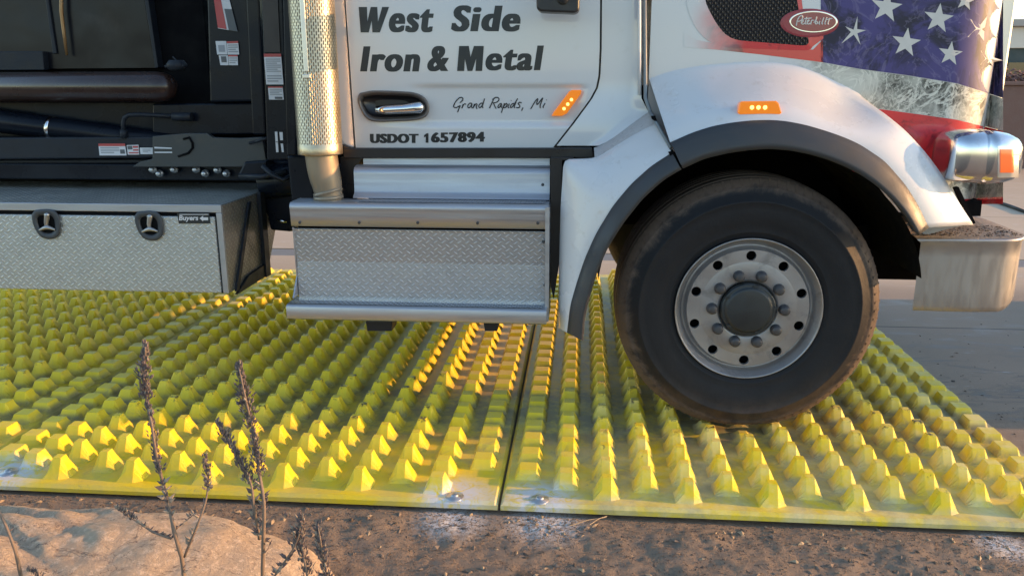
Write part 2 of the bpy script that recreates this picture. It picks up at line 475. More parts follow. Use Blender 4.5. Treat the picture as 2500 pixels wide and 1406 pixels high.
# ------------------------------------------------------------------ mesh builder
class MB:
    def __init__(s):
        s.v, s.f, s.mi, s.sm = [], [], [], []

    def add(s, vs, fs, mi=0, smooth=False):
        b = len(s.v)
        s.v += [Vector(x) for x in vs]
        for f in fs:
            s.f.append([i+b for i in f])
            s.mi.append(mi)
            s.sm.append(smooth)
        return s

    def box(s, x0, x1, y0, y1, z0, z1, mi=0):
        return s.add([(x, y, z) for z in (z0, z1) for y in (y0, y1) for x in (x0, x1)],
                     [(0, 2, 3, 1), (4, 5, 7, 6), (0, 1, 5, 4), (2, 6, 7, 3), (0, 4, 6, 2), (1, 3, 7, 5)], mi)

    def grid(s, rows, mi=0, smooth=True, closed=False):
        n = len(rows[0])
        vs = [p for r in rows for p in r]
        fs = []
        for i in range(len(rows)-1):
            for j in range(n if closed else n-1):
                j2 = (j+1) % n
                fs.append((i*n+j, i*n+j2, (i+1)*n+j2, (i+1)*n+j))
        return s.add(vs, fs, mi, smooth)

    def tube(s, pts, r, n=8, mi=0, caps=True, smooth=True, flat=1.0):
        pts = [Vector(p) for p in pts]
        rs = r if isinstance(r, (list, tuple)) else [r]*len(pts)
        rows = []
        up = Vector((0.13, -.9, .31)).normalized()
        for i, p in enumerate(pts):
            d = pts[min(i+1, len(pts)-1)] - pts[max(i-1, 0)]
            if d.length < 1e-9:
                d = Vector((0, 0, 1))
            d.normalize()
            u = (up - d*up.dot(d))
            if u.length < 1e-3:
                u = d.orthogonal()
            u.normalize()
            w_ = d.cross(u)
            up = u
            rows.append([p + (u*math.cos(t)*flat + w_*math.sin(t))*rs[i] for t in [2*math.pi*j/n for j in range(n)]])
        s.grid(rows, mi, smooth, True)
        if caps:
            b = len(s.v)
            s.v += rows[0] + rows[-1]
            s.f += [list(range(b+n-1, b-1, -1)), list(range(b+n, b+2*n))]
            s.mi += [mi, mi]
            s.sm += [False, False]
        return s

    def lathe(s, prof, c, axis='Y', n=64, mi=0, smooth=True):
        """prof: (radius, offset along axis)"""
        rows = []
        for r, a in prof:
            row = []
            for j in range(n):
                t = 2*math.pi*j/n
                if axis == 'Y':
                    row.append(Vector((c[0]+r*math.cos(t), c[1]+a, c[2]+r*math.sin(t))))
                elif axis == 'Z':
                    row.append(Vector((c[0]+r*math.cos(t), c[1]+r*math.sin(t), c[2]+a)))
                else:
                    row.append(Vector((c[0]+a, c[1]+r*math.cos(t), c[2]+r*math.sin(t))))
            rows.append(row)
        return s.grid(rows, mi, smooth, True)

    def prism(s, poly, off, mi=0):
        """closed polygon (3D points) swept by the vector off"""
        n = len(poly)
        off = Vector(off)
        a = [Vector(p) for p in poly]
        return s.add(a + [p+off for p in a],
                     [list(range(n)), list(range(2*n-1, n-1, -1))] + [(i, (i+1) % n, (i+1) % n+n, i+n) for i in range(n)], mi)

    def pp(s, poly, Y, depth, mi=0):
        """picture-traced outline at real distance Y, real thickness depth"""
        return s.prism([at(x, y, Y) for x, y in poly], (0, depth, 0), mi)

    def build(s, name, mats, parent=None, bevel=0.0, seg=2, fix=True, auto=None):
        me = bpy.data.meshes.new(name)
        org = parent.get('_org', None) if parent else None
        off = Vector(org) if org is not None else Vector((0, 0, 0))
        me.from_pydata([v-off for v in s.v], [], s.f)
        mats = mats if isinstance(mats, (list, tuple)) else [mats]
        for m in mats:
            me.materials.append(M[m] if isinstance(m, str) else m)
        me.polygons.foreach_set('material_index', s.mi)
        me.polygons.foreach_set('use_smooth', s.sm)
        me.update()
        if fix:
            bm = bmesh.new()
            bm.from_mesh(me)
            bmesh.ops.remove_doubles(bm, verts=bm.verts, dist=1e-6)
            bmesh.ops.recalc_face_normals(bm, faces=bm.faces)
            bm.to_mesh(me)
            bm.free()
        o = bpy.data.objects.new(name, me)
        col.objects.link(o)
        if parent:
            o.parent = parent
            if org is not None:
                o['_org'] = list(off)
        if bevel:
            b = o.modifiers.new('bevel', 'BEVEL')
            b.width = bevel
            b.segments = seg
            b.limit_method = 'ANGLE'
            b.angle_limit = R(35)
            b.harden_normals = False
        return o


def thing(name, label, cat, loc, group=None):
    o = bpy.data.objects.new(name, None)
    col.objects.link(o)
    o.location = loc
    o.empty_display_size = .2
    o['label'] = label
    o['category'] = cat
    if group:
        o['group'] = group
    o['_org'] = list(loc)
    return o


def tag(o, label, cat, group=None):
    o['label'] = label
    o['category'] = cat
    if group:
        o['group'] = group
    return o


def resample(pl, n):
    pts = [Vector((p[0], p[1])) for p in pl]
    L = [0]
    for a, b in zip(pts, pts[1:]):
        L.append(L[-1]+(b-a).length)
    out = []
    for i in range(n):
        t = L[-1]*i/(n-1)
        j = max(0, min(len(pts)-2, next((q for q in range(len(L)-1) if L[q+1] >= t-1e-9), len(pts)-2)))
        f = (t-L[j])/max(1e-9, L[j+1]-L[j])
        out.append(pts[j].lerp(pts[j+1], f))
    return out


def smooth_poly(pl, n, it=3):
    """resample an open pixel polyline and round it off"""
    p = resample(pl, n)
    for _ in range(it):
        p = [p[0]] + [(p[i-1]+p[i]*2+p[i+1])/4 for i in range(1, n-1)] + [p[-1]]
    return [(q.x, q.y) for q in p]


def lerp(a, b, t):
    return a+(b-a)*t


def sstep(a, b, x):
    t = max(0, min(1, (x-a)/(b-a)))
    return t*t*(3-2*t)


# ================================================================== SETTING
def struct(o):
    o['kind'] = 'structure'
    return o


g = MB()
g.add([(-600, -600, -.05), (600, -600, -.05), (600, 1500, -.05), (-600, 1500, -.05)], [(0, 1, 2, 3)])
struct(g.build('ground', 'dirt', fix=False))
# near strip of bare dirt in front of the mats
rows = []
x0, x1, y0, y1 = -3.4, 3.6, 1.2, 2.80
nx, ny = 520, 130
for j in range(ny+1):
    row = []
    for i in range(nx+1):
        x = lerp(x0, x1, i/nx)
        y = lerp(y0, y1, j/ny)
        p = Vector((x*2.2, y*2.2, 1.7))
        h = .020*mnoise.noise(p) + .010*mnoise.noise(p*3.1) + .006*mnoise.noise(p*9) + .005*mnoise.noise(p*22)
        # the soil is flush under the mat edge and heaps slightly in front of it
        e = sstep(2.72, 2.55, y)
        inmat = 1.0 if x < 1.95 else sstep(2.3, 1.95, x)
        h = h*(.25+.75*e) - .012*(1-e)*inmat - .006
        row.append(Vector((x, y, h)))
    rows.append(row)
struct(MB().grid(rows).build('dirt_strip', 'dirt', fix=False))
struct(MB().box(-40, 60, 2.78, 7.00, -.045, 0).build('pavement', 'concrete', fix=False))
struct(MB().box(-40, 60, 7.004, 7.30, -.045, -.004).build('grey_strip', 'grey_strip', fix=False))  # narrow grey strip running along the pavement
struct(MB().box(-40, 60, 7.304, 60.0, -.045, .002).build('pavement', 'concrete', fix=False))

# loose chips and crumbs on the dirt
cb = MB()
rnd = random.Random(3)


def chip(cb, x, y, z, L, wd, th, mi):
    a = rnd.uniform(0, math.pi)
    t = rnd.uniform(-.35, .35)
    d = Vector((math.cos(a)*math.cos(t), math.sin(a)*math.cos(t), math.sin(t)))
    s_ = Vector((-math.sin(a), math.cos(a), rnd.uniform(-.3, .3))).normalized()
    u = d.cross(s_)
    c = Vector((x, y, z))
    vs = [c-d*L, c-d*L*.2+s_*wd, c+d*L, c+d*L*.1-s_*wd, c+u*th]
    cb.add(vs, [(0, 1, 4), (1, 2, 4), (2, 3, 4), (3, 0, 4), (0, 3, 2, 1)], mi)


for i in range(15000):
    x = rnd.uniform(-2.6, 2.3)
    y = 2.69 - abs(rnd.gauss(0, .30)) if rnd.random() < .5 else rnd.uniform(1.75, 2.69)
    if x > 1.95 and rnd.random() < .2:
        y = rnd.uniform(2.6, 2.95)
    if y < 1.7:
        continue
    p = Vector((x*2.2, y*2.2, 1.7))
    e = sstep(2.72, 2.55, y)
    h = (.020*mnoise.noise(p)+.010*mnoise.noise(p*3.1)+.006*mnoise.noise(p*9)+.005*mnoise.noise(p*22))*(.25+.75*e)-.012*(1-e)*(x < 1.95)-.006
    big = rnd.random()
    L = rnd.uniform(.002, .0055) if big < .96 else rnd.uniform(.008, .018)
    chip(cb, x, y, max(h, -.02)+.001, L, L*rnd.uniform(.25, .7), L*rnd.uniform(.2, .6), rnd.choice((0, 0, 0, 1, 1, 2, 2)) if big < .985 else 3)
for i in range(3800):
    x, y = rnd.uniform(-2.6, 2.3), rnd.uniform(1.8, 2.685)
    p = Vector((x*2.2, y*2.2, 1.7))
    e = sstep(2.72, 2.55, y)
    h = (.020*mnoise.noise(p)+.010*mnoise.noise(p*3.1)+.006*mnoise.noise(p*9)+.005*mnoise.noise(p*22))*(.25+.75*e)-.012*(1-e)*(x < 1.95)-.006
    L = rnd.uniform(.006, .017)
    chip(cb, x, y, max(h, -.02)+.002, L, rnd.uniform(.0007, .0016), .0012, rnd.choice((0, 0, 1, 2, 2)))
M['crumb_dark'] = mat('dark_soil_crumb', (.085, .068, .054), .95, 0, .5, 40)
M['crumb'] = mat('soil_crumb', (.20, .155, .118), .95, 0, .25, 40)
ob = cb.build('wood_chips', ['crumb', 'mulch', 'crumb_dark', 'straw'], fix=False)
ob['kind'] = 'stuff'
tag(ob, 'brown soil crumbs and wood chips strewn along the dirt', 'debris')


# scattered crumbs of soil tracked on to the pavement
tb_ = MB()
for i in range(900):
    x, y = rnd.uniform(1.9, 4.2), 2.8+abs(rnd.gauss(0, .9))
    if y > 5.4 or x < 1.93:
        continue
    L = rnd.uniform(.003, .010) if rnd.random() < .95 else rnd.uniform(.012, .03)
    chip(tb_, x, y, .001, L, L*rnd.uniform(.3, .8), L*rnd.uniform(.15, .4), rnd.choice((0, 1, 1)))
ob = tb_.build('soil_crumbs', ['crumb', 'crumb_dark'], fix=False)
ob['kind'] = 'stuff'
tag(ob, 'dark soil crumbs tracked on to the grey pavement right of the mats', 'debris')


# ================================================================== MATS
MW, MD, GAP = 2.132, 3.66, .010
PX, PYT = .1505, .1395
MX0 = -.2803
WHEEL_FOOT = [(TX, TY+.20)]


def make_mat(xa, name_label):
    root = thing('traction_mat', name_label, 'ground mat', (xa+MW/2, MY0+MD/2, 0), 'yellow studded mats laid side by side under the truck')
    zb, rim = .030, .012
    Hf = .075
    bx, by, tx, ty = .0505, .0515, .0165, .0165
    margin = (MW-13*PX)/2
    colH = [Hf]*14
    colH[0] = colH[13] = .038
    colH[1] = colH[12] = .058
    xs = {0.0, rim, MW-rim, MW}
    for c in range(14):
        xc = margin+c*PX
        fr = colH[c]/Hf
        t_ = lerp(bx, tx, fr)
        for dx in (-bx, -t_, 0, t_, bx):
            xs.add(round(xc+dx, 5))
    ys = {0.0, rim, MD-rim, MD}
    y_first = .095
    nrow = int((MD-.10-y_first)/PYT)+1
    fr_list = (1.0, .058/Hf, .038/Hf)
    for r in range(nrow):
        for ph in (0, .5):
            yc = y_first+(r+ph)*PYT
            if yc+by > MD-.03:
                continue
            for fr in fr_list:
                t_ = lerp(by, ty, fr)
                ys.add(round(yc-t_, 5))
                ys.add(round(yc+t_, 5))
            ys.add(round(yc-by, 5))
            ys.add(round(yc+by, 5))

    def clean(q):
        q = sorted(q)
        out = [q[0]]
        for a in q[1:]:
            if a-out[-1] > 7e-4:
                out.append(a)
        return out
    xs, ys = clean(xs), clean(ys)
    rj = random.Random(int(xa*100))
    jit = {}

    def hgt(x, y):
        if x < 1e-6 or x > MW-1e-6 or y < 1e-6 or y > MD-1e-6:
            return zb-rim
        c = round((x-margin)/PX)
        if c < 0 or c > 13:
            return zb
        ph = .5 if c % 2 else 0.0
        r = round((y-y_first)/PYT-ph)
        best = 0
        for rr in (r-1, r, r+1):
            if rr < 0:
                continue
            yc = y_first+(rr+ph)*PYT
            if yc+by > MD-.03:
                continue
            if rr == 0 and c in (0, 13):
                continue
            dx = (bx-abs(x-(margin+c*PX)))/(bx-tx)
            dy = (by-abs(y-yc))/(by-ty)
            k_ = max(0, min(dx, dy, 1))
            h = min(k_*Hf, colH[c])
            key = (c, rr)
            if key not in jit:
                jit[key] = rj.uniform(.93, 1.05)
                wx, wy = xa+margin+c*PX, MY0+yc
                # studs squashed flat under the tyre
                if abs(wx-TX) < .40 and TY-.03 < wy < TY+.45:
                    zt_ = TZ - math.sqrt(max(0, TR**2-(abs(wx-TX)-.02)**2)) - .006 if abs(wx-TX) > .02 else TZ-TR-.006
                    jit[key] = min(jit[key], max(.25, (zt_-zb)/Hf))
            best = max(best, h*jit[key])
        return zb+best
    nxs, nys = len(xs), len(ys)
    top = [[Vector((xa+x, MY0+y, hgt(x, y))) for x in xs] for y in ys]
    # a worn sheet is never dead flat
    for row in top:
        for p in row:
            p.z += .004*mnoise.noise(Vector((p.x*1.3, p.y*1.3, 4.0)))
    m = MB()
    m.grid(top, 0, False)
    per = [top[0][i] for i in range(nxs)] + [top[j][-1] for j in range(1, nys)] + [top[-1][i] for i in range(nxs-2, -1, -1)] + [top[j][0] for j in range(nys-2, 0, -1)]
    bot = [Vector((p.x, p.y, .001)) for p in per]
    m.grid([bot, per], 0, False, True)
    m.build('studded_sheet', 'yellow', root)
    return root


def anchor(root, c):
    b = MB()
    b.lathe([(.0, .012), (.010, .012), (.014, .008), (.016, .003), (.034, .0025), (.036, -.002)], c, 'Z', 20)
    b.build('anchor_bolt', 'bolt', root)


m1 = make_mat(MX0+GAP/2, 'yellow studded mat with the front wheel standing on it')
m2 = make_mat(MX0-GAP/2-MW, 'yellow studded mat lying under the metal cab steps')
m3 = make_mat(MX0-GAP*1.5-2*MW, 'yellow studded mat lying under the diamond plate toolbox')
anchor(m1, BOLTS[1]+Vector((0, 0, -.004)))
anchor(m2, BOLTS[0]+Vector((0, 0, -.004)))
anchor(m3, BOLTS[2]+Vector((0, 0, -.004)))

# ================================================================== TRUCK
truck = thing('truck', 'white heavy truck with black bed gear and flag-painted hood standing on yellow mats', 'truck', (-.2, 4.5, 0))

# ---- hood: plan profile swept upwards
X_C, X_F = at(1583, 200, 3.60).x, at(2318, 200, 3.60).x
prof = [(X_C, 3.585), (lerp(X_C, X_F, .5), 3.59), (X_F, 3.60)]
for i in range(1, 33):
    t = i/32*math.pi/2
    prof.append((X_F+.27*math.sin(t), 3.60+.30*(1-math.cos(t))))


def hood_hit(px, py, push=0.0):
    d = ray(px, py)
    best = None
    for a, b in zip(prof, prof[1:]):
        ex, ey = b[0]-a[0], b[1]-a[1]
        den = d.x*ey-d.y*ex
        if abs(den) < 1e-9:
            continue
        t = (a[0]*ey-a[1]*ex)/den
        s_ = ((t*d.x-a[0])*ex+(t*d.y-a[1])*ey)/(ex*ex+ey*ey)
        if -.001 <= s_ <= 1.001 and (best is None or t < best):
            best = t
    if best is None:
        best = prof[-1][0]/d.x
    return EYE+d*(best-push)


hz0, hz1 = .98, 1.95
zz = [hz0+(hz1-hz0)*i/16 for i in range(17)]
h = MB()


def hood_floor(x):
    """the hood side is cut away over the wheel"""
    q = .70**2-(x-TX-.03)**2
    return TZ+.06+math.sqrt(q)*.92 if q > 0 else hz0


prof = [(lerp(a[0], b[0], i/24), lerp(a[1], b[1], i/24)) for a, b in zip(prof[:2], prof[1:3]) for i in range(24)] + prof[2:]
rows = [[Vector((x, y, lerp(max(hz0, hood_floor(x)), hz1, (z-hz0)/(hz1-hz0)))) for x, y in prof] for z in zz]
for i in range(1, 9):            # rolls over to the hood top
    t = i/8*math.pi/2
    rows.append([Vector((x-.25*(1-math.cos(t))*sstep(X_F, X_F+.27, x), y+.22*(1-math.cos(t)), hz1+.20*math.sin(t))) for x, y in prof])
rows.append([Vector((p.x, 4.6, p.z+.03)) for p in rows[-1]])
h.grid(rows)
rows2 = [[Vector((p.x, 9.2-p.y, p.z)) for p in r] for r in rows]
h.grid(rows2)
hood = h.build('hood', 'white', truck, fix=True)

# grille and its chrome surround across the nose
gx = prof[-1][0]
gr = MB()
gr.box(gx-.06, gx+.01, 4.02, 5.18, 1.0, 1.90)
grille = gr.build('grille', 'screen', truck)
cs = MB()
cs.box(gx-.10, gx+.085, 3.88, 4.02, .98, 2.02)
cs.box(gx-.10, gx+.085, 5.18, 5.32, .98, 2.02)
cs.box(gx-.10, gx+.08, 4.02, 5.18, 1.902, 2.02)
M['warm_chrome'] = mat('cream_chrome_trim', (.80, .78, .70), .35, .55, .05, 5)  # cream-toned chrome for grille surround and exhaust seam strip
cs.build('grille_surround', 'warm_chrome', grille, bevel=.012)

# ---- flag wrap on the hood side
wr = MB()


def stripe(xs_, top, bot, mi, nrow=6, push=.0010):
    def f(pl, x):
        for a, b in zip(pl, pl[1:]):
            if x <= b[0]:
                return lerp(a[1], b[1], (x-a[0])/(b[0]-a[0]))
        return pl[-1][1]
    n = 150
    cols = [lerp(xs_[0], xs_[1], i/n) for i in range(n+1)]
    rows = []
    for j in range(nrow+1):
        rows.append([hood_hit(x, lerp(f(top, x), f(bot, x), j/nrow), push) for x in cols])
    wr.grid(rows, mi)


WXR = 2449
stripe((2004, WXR), [(2004, -190), (2449, -190)], [(2004, 152), (2100, 169), (2212, 184), (2336, 204), (2449, 240)], 0)
stripe((1670, 2010), [(1670, 80), (1700, 98), (1760, 110), (1800, 116), (1985, 122), (2010, 96)],
       [(1670, 116), (1750, 122), (1860, 134), (1955, 146), (2010, 153)], 1)
stripe((1975, 2010), [(1975, 40), (2010, 40)], [(1975, 121), (2010, 95)], 1, push=.0012)
stripe((1880, WXR), [(1880, 140), (2004, 153), (2100, 170), (2212, 185), (2336, 205), (2449, 241)],
       [(1880, 262), (2150, 266), (2260, 281), (2336, 292), (2449, 320)], 2)
stripe((2080, WXR), [(2080, 262), (2156, 268), (2260, 282), (2336, 293), (2449, 321)],
       [(2080, 420), (2300, 420), (2449, 345)], 1)
stripe((2300, WXR), [(2300, 421), (2449, 346)], [(2300, 486), (2449, 486)], 2)
stripe((2340, WXR), [(2340, 487), (2449, 481)], [(2340, 500), (2449, 498)], 1)


def star(cx, cy, r, rot, mi=3, inner=.40, ragged=None, push=.0018):
    pts = []
    rs = random.Random(int(cx))
    for i in range(10):
        rr = r if i % 2 == 0 else r*inner
        if ragged:
            rr *= rs.uniform(1-ragged, 1+ragged*.6)
        a = -math.pi/2+rot+i*math.pi/5
        pts.append((cx+rr*math.cos(a), cy+rr*math.sin(a)))
    c = hood_hit(cx, cy, push)
    P = [hood_hit(x, y, push) for x, y in pts]
    wr.add([c]+P, [(0, i+1, (i+1) % 10+1) for i in range(10)], mi)


star(2164, 18, 40, .14)
star(2291, 46, 38, .14)
star(2212, 105, 37, .14)
star(2320, 132, 31, .14)
star(2357, 2, 26, .18)
star(2396, 72, 37, .42, ragged=.3, inner=.34)
star(2417, 145, 34, .42, ragged=.3, inner=.30)
star(2086, 78, 38, .20, ragged=.45, inner=.22)
star(2245, -60, 38, .14)
star(2110, -70, 38, .14)
wr.build('flag_wrap', ['blue', 'red', 'web', 'star'], hood, fix=False)

# ---- side air intake with screen
ol = [(1690, -60), (1672, 0), (1692, 62), (1728, 104), (1772, 117), (1990, 125), (1986, 100), (1962, 40), (1950, -60)]
il = [(1740, -60), (1718, 0), (1748, 58), (1772, 88), (1796, 99), (1980, 114), (1975, 96), (1950, 30), (1938, -60)]
it = MB()
n = len(ol)
o1 = [hood_hit(x, y, .0015) for x, y in smooth_poly(ol+[ol[0]], 60, 2)[:-1]]
o2 = [hood_hit(x, y, .0022) for x, y in smooth_poly(il+[il[0]], 60, 2)[:-1]]
it.grid([o1, o2], 0, True, True)
it.add([p+Vector((0, 0, 0)) for p in o2], [list(range(len(o2)))], 1)
M['intake_lip'] = M['red']
intake = it.build('air_intake', ['red', 'screen'], hood, fix=False)

# ---- round-ended badge
bd = MB()
bc = hood_hit(1986, 55)
sc_ = (hood_hit(2086, 55)-hood_hit(1986, 55)).length/100


def oval(cx, cy, rx, ry, Yp, n=48):
    return [hood_hit(cx+rx*math.cos(2*math.pi*i/n), cy+ry*math.sin(2*math.pi*i/n), Yp) for i in range(n)]


def ovaldome(mb, cx, cy, rx, ry, p0, p1, mi, edge=.88):
    rows = [oval(cx, cy, rx, ry, p0), oval(cx, cy, rx, ry, lerp(p0, p1, .7)), oval(cx, cy, rx*edge, ry*edge, p1)]
    mb.grid(rows, mi, False, True)
    mb.add(rows[-1], [list(range(len(rows[-1])))], mi)


ovaldome(bd, 1976, 57, 72, 35, 0, .0030, 0)
ovaldome(bd, 1986, 54, 59, 26.5, .0030, .0042, 1, .97)
ovaldome(bd, 1986, 54, 55, 23.5, .0042, .0047, 2, .98)
M['badge_base'] = mat('rose_tinted_badge_plinth', (.27, .035, .05), .35, .1, .2, 10, coat=.2)
M['badge_red'] = mat('deep_red_enamel', (.22, .008, .03), .2, 0, .1, 10, coat=.8)


def strokes(mb, lst, ox, oy, k_, rpx, hit, mi=0, n=6):
    for s_ in lst:
        pts = [(ox+x/k_, oy+y/k_) for x, y in s_]
        if len(pts) > 2:
            pts = smooth_poly(pts, len(pts)*4, 2)
        P = [hit(x, y) for x, y in pts]
        r = rpx/F_PX*(P[0]-EYE).dot(_fw)
        mb.tube(P, r, n, mi, flat=.4)


word = [[(695, 525), (715, 420), (755, 345), (800, 315), (828, 340), (812, 400), (765, 438), (725, 442)],
        [(795, 475), (838, 432), (832, 402), (805, 425), (795, 480), (830, 500), (870, 470)],
        [(905, 350), (872, 470), (880, 500), (905, 490)], [(850, 388), (1005, 372)],
        [(915, 465), (955, 425), (945, 405), (918, 430), (915, 485), (945, 500), (975, 470)],
        [(985, 500), (1000, 415), (1045, 418)],
        [(1050, 465), (1080, 428), (1072, 408)], [(1110, 345), (1075, 480), (1100, 502), (1135, 465), (1100, 438)],
        [(1172, 430), (1152, 485), (1172, 500)], [(1180, 395), (1184, 391)],
        [(1252, 360), (1208, 480), (1228, 500)], [(1312, 355), (1266, 485), (1284, 500)],
        [(1368, 370), (1328, 488), (1348, 502)], [(1310, 402), (1420, 378)]]
strokes(bd, word, 1860, 0, 8.27, 1.5, lambda x, y: hood_hit(x, y, .0052), 3)
bd.build('badge', ['badge_base', 'chrome', 'badge_red', 'star'], hood, fix=False)

# ---- fender (front section) and flare
NS = 64
Ic = [(1668, 412), (1720, 388), (1780, 374), (1830, 367), (1880, 364), (1930, 368), (1980, 378), (2020, 390), (2060, 406), (2100, 426), (2140, 454), (2172, 481), (2200, 510), (2222, 540), (2242, 575)]
Oc = [(1636, 348), (1690, 324), (1740, 308), (1790, 299), (1840, 294), (1880, 293), (1920, 296), (1970, 306), (2020, 321), (2060, 335), (2100, 353), (2160, 393), (2212, 453), (2240, 498), (2268, 556)]
Cc = [(1584, 190), (1640, 170), (1720, 158), (1800, 152), (1880, 150), (1950, 160), (2000, 180), (2080, 228), (2156, 274), (2210, 318), (2260, 372), (2300, 426), (2324, 466), (2350, 508), (2377, 549)]
I_, O_, C_ = (smooth_poly(q, NS, 2) for q in (Ic, Oc, Cc))
lip, inn, fr = [], [], []
rows = [[] for _ in range(13)]
for i in range(NS):
    s_ = i/(NS-1)
    right = sstep(.50, .70, s_)
    o3, c3 = O_[i], C_[i]
    for j in range(9):
        t = j/8
        px, py = lerp(o3[0], c3[0], t), lerp(o3[1], c3[1], t)
        yr = 3.272 + .095*t**1.6
        yl = 3.272 + .318*(t**1.35*.55+.45*sstep(0, 1, t))
        rows[j].append(at(px, py, lerp(yl, yr, right)))
    last = rows[8][-1]
    # left: melts into the hood side; right: rolls over an edge and drops behind
    pl1 = at(c3[0], c3[1]-18, 3.598)
    pl2 = at(c3[0], c3[1]-30, 3.62)
    nx_ = Vector((last.x-TX, 0, last.z-TZ)).normalized()
    r1 = last+Vector((0, .018, 0))-nx_*.004
    r2 = last+Vector((0, .035, 0))-nx_*.020
    r3 = last+Vector((0, .06, 0))-nx_*.07
    rows[9].append(at(c3[0], c3[1]-10, 3.593).lerp(r1, right))
    rows[10].append(pl1.lerp(r2, right))
    rows[11].append(pl2.lerp(r3, right))
    rows[12].append((pl2+Vector((0, .03, 0))).lerp(r3+Vector((0, .03, 0))-nx_*.1, right))
fb = MB().grid(rows)
# closing lower edge at the front tip
tip = [r[-1] for r in rows[:9]]
fb.grid([tip, [p+Vector((-.01, .12, .004)) for p in tip]], 0, False)
fender = fb.build('fender', 'white_low', truck)
fl = MB()
rr = [[], [], [], [], [], []]
for i in range(NS):
    a, b = O_[i], I_[i]
    rr[0].append(at(a[0], a[1], 3.292))
    rr[1].append(at(a[0], a[1], 3.268))
    rr[2].append(at(lerp(a[0], b[0], .30), lerp(a[1], b[1], .28), 3.2515))
    rr[3].append(at(lerp(a[0], b[0], .75), lerp(a[1], b[1], .78), 3.226))
    pI = at(b[0], b[1], 3.224)
    rr[4].append(pI)
    rad_ = Vector((pI.x-TX, 0, pI.z-TZ)).normalized()
    rr[5].append(pI+Vector((0, .10, 0))+rad_*.012)
fl.grid(rr)
e = [r[-1] for r in rr]
fl.grid([e, [p+Vector((-.012, .05, .02)) for p in e]], 0, False)
fl.build('fender_flare', 'flare', fender)

# ---- rear fender section fixed to the cab
NB = 48
Ob = [(1384, 812), (1392, 745), (1408, 690), (1428, 630), (1455, 570), (1496, 503), (1540, 450), (1590, 405), (1640, 373)]
Ib = [(1424, 832), (1428, 775), (1440, 725), (1458, 665), (1484, 605), (1522, 545), (1570, 485), (1620, 440), (1664, 414)]
Cb = [(1364, 800), (1364, 700), (1366, 600), (1369, 500), (1376, 392), (1420, 391), (1456, 389), (1530, 340), (1601, 300)]
O2, I2 = (smooth_poly(q, NB, 2) for q in (Ob, Ib))
C2 = smooth_poly(Cb, NB, 1)
rows = [[] for _ in range(8)]
for i in range(NB):
    for j in range(7):
        t = j/6
        px, py = lerp(O2[i][0], C2[i][0], t), lerp(O2[i][1], C2[i][1], t)
        rows[j].append(at(px, py, 3.272+.10*t**1.5+.07*sstep(.55, 1, i/(NB-1))*t))
    rows[7].append(rows[6][-1]+Vector((.0, .06, 0)))
rf = MB().grid(rows)
rearf = rf.build('rear_fender', 'white_low', truck)
fl = MB()
rr = [[], [], [], [], [], []]
for i in range(NB):
    a, b = O2[i], I2[i]
    rr[0].append(at(a[0], a[1], 3.292))
    rr[1].append(at(a[0], a[1], 3.268))
    rr[2].append(at(lerp(a[0], b[0], .30), lerp(a[1], b[1], .28), 3.2515))
    rr[3].append(at(lerp(a[0], b[0], .75), lerp(a[1], b[1], .78), 3.226))
    pI = at(b[0], b[1], 3.224)
    rr[4].append(pI)
    rad_ = Vector((pI.x-TX, 0, pI.z-TZ)).normalized()
    rr[5].append(pI+Vector((0, .10, 0))+rad_*.012)
fl.grid(rr)
fl.build('fender_flare', 'flare', rearf)
# seam between the two fender sections, with its rubber strap
sm = MB()
sm.tube([at(1575, -200, 3.578), at(1574, 0, 3.578), at(1575, 150, 3.570), at(1576, 240, 3.545), at(1588, 275, 3.48)], .0085, 8)
sm.tube([at(1588, 275, 3.48), at(1602, 300, 3.40), at(1638, 362, 3.28)], [.0085, .007, .007], 8)
sm.build('hood_seal', 'gasket', truck)
sp = MB()
sp.pp([(1590, 284), (1600, 283), (1606, 300), (1592, 292)], 3.40, .02)
sp.build('seam_gap', 'void', truck)
sp = MB()
sp.pp([(1632, 372), (1644, 368), (1668, 412), (1656, 420)], 3.262, .05)
sp.build('seam_gap', 'void', truck)

# ---- marker light on the fender
mk = MB()
mk.pp([(1801, 276), (1806, 252), (1812, 248), (1895, 247), (1902, 252), (1909, 276), (1904, 280), (1806, 280)], 3.285, .04)
mkl = mk.build('side_marker_light', 'amber', truck, bevel=.004)
ld = MB()
for cx in (1836, 1852, 1868):
    c = at(cx, 263, 3.284)
    ld.lathe([(.0, -.003), (.006, -.002), (.0085, .002)], c, 'Y', 12)
ld.build('led', 'led', mkl, fix=False)

# ---- wheel
wheel = thing('tmp', '', '', (0, 0, 0))
bpy.data.objects.remove(wheel)
wheel = bpy.data.objects.new('wheel', None)
col.objects.link(wheel)
wheel.parent = truck
wheel['_org'] = list(truck['_org'])


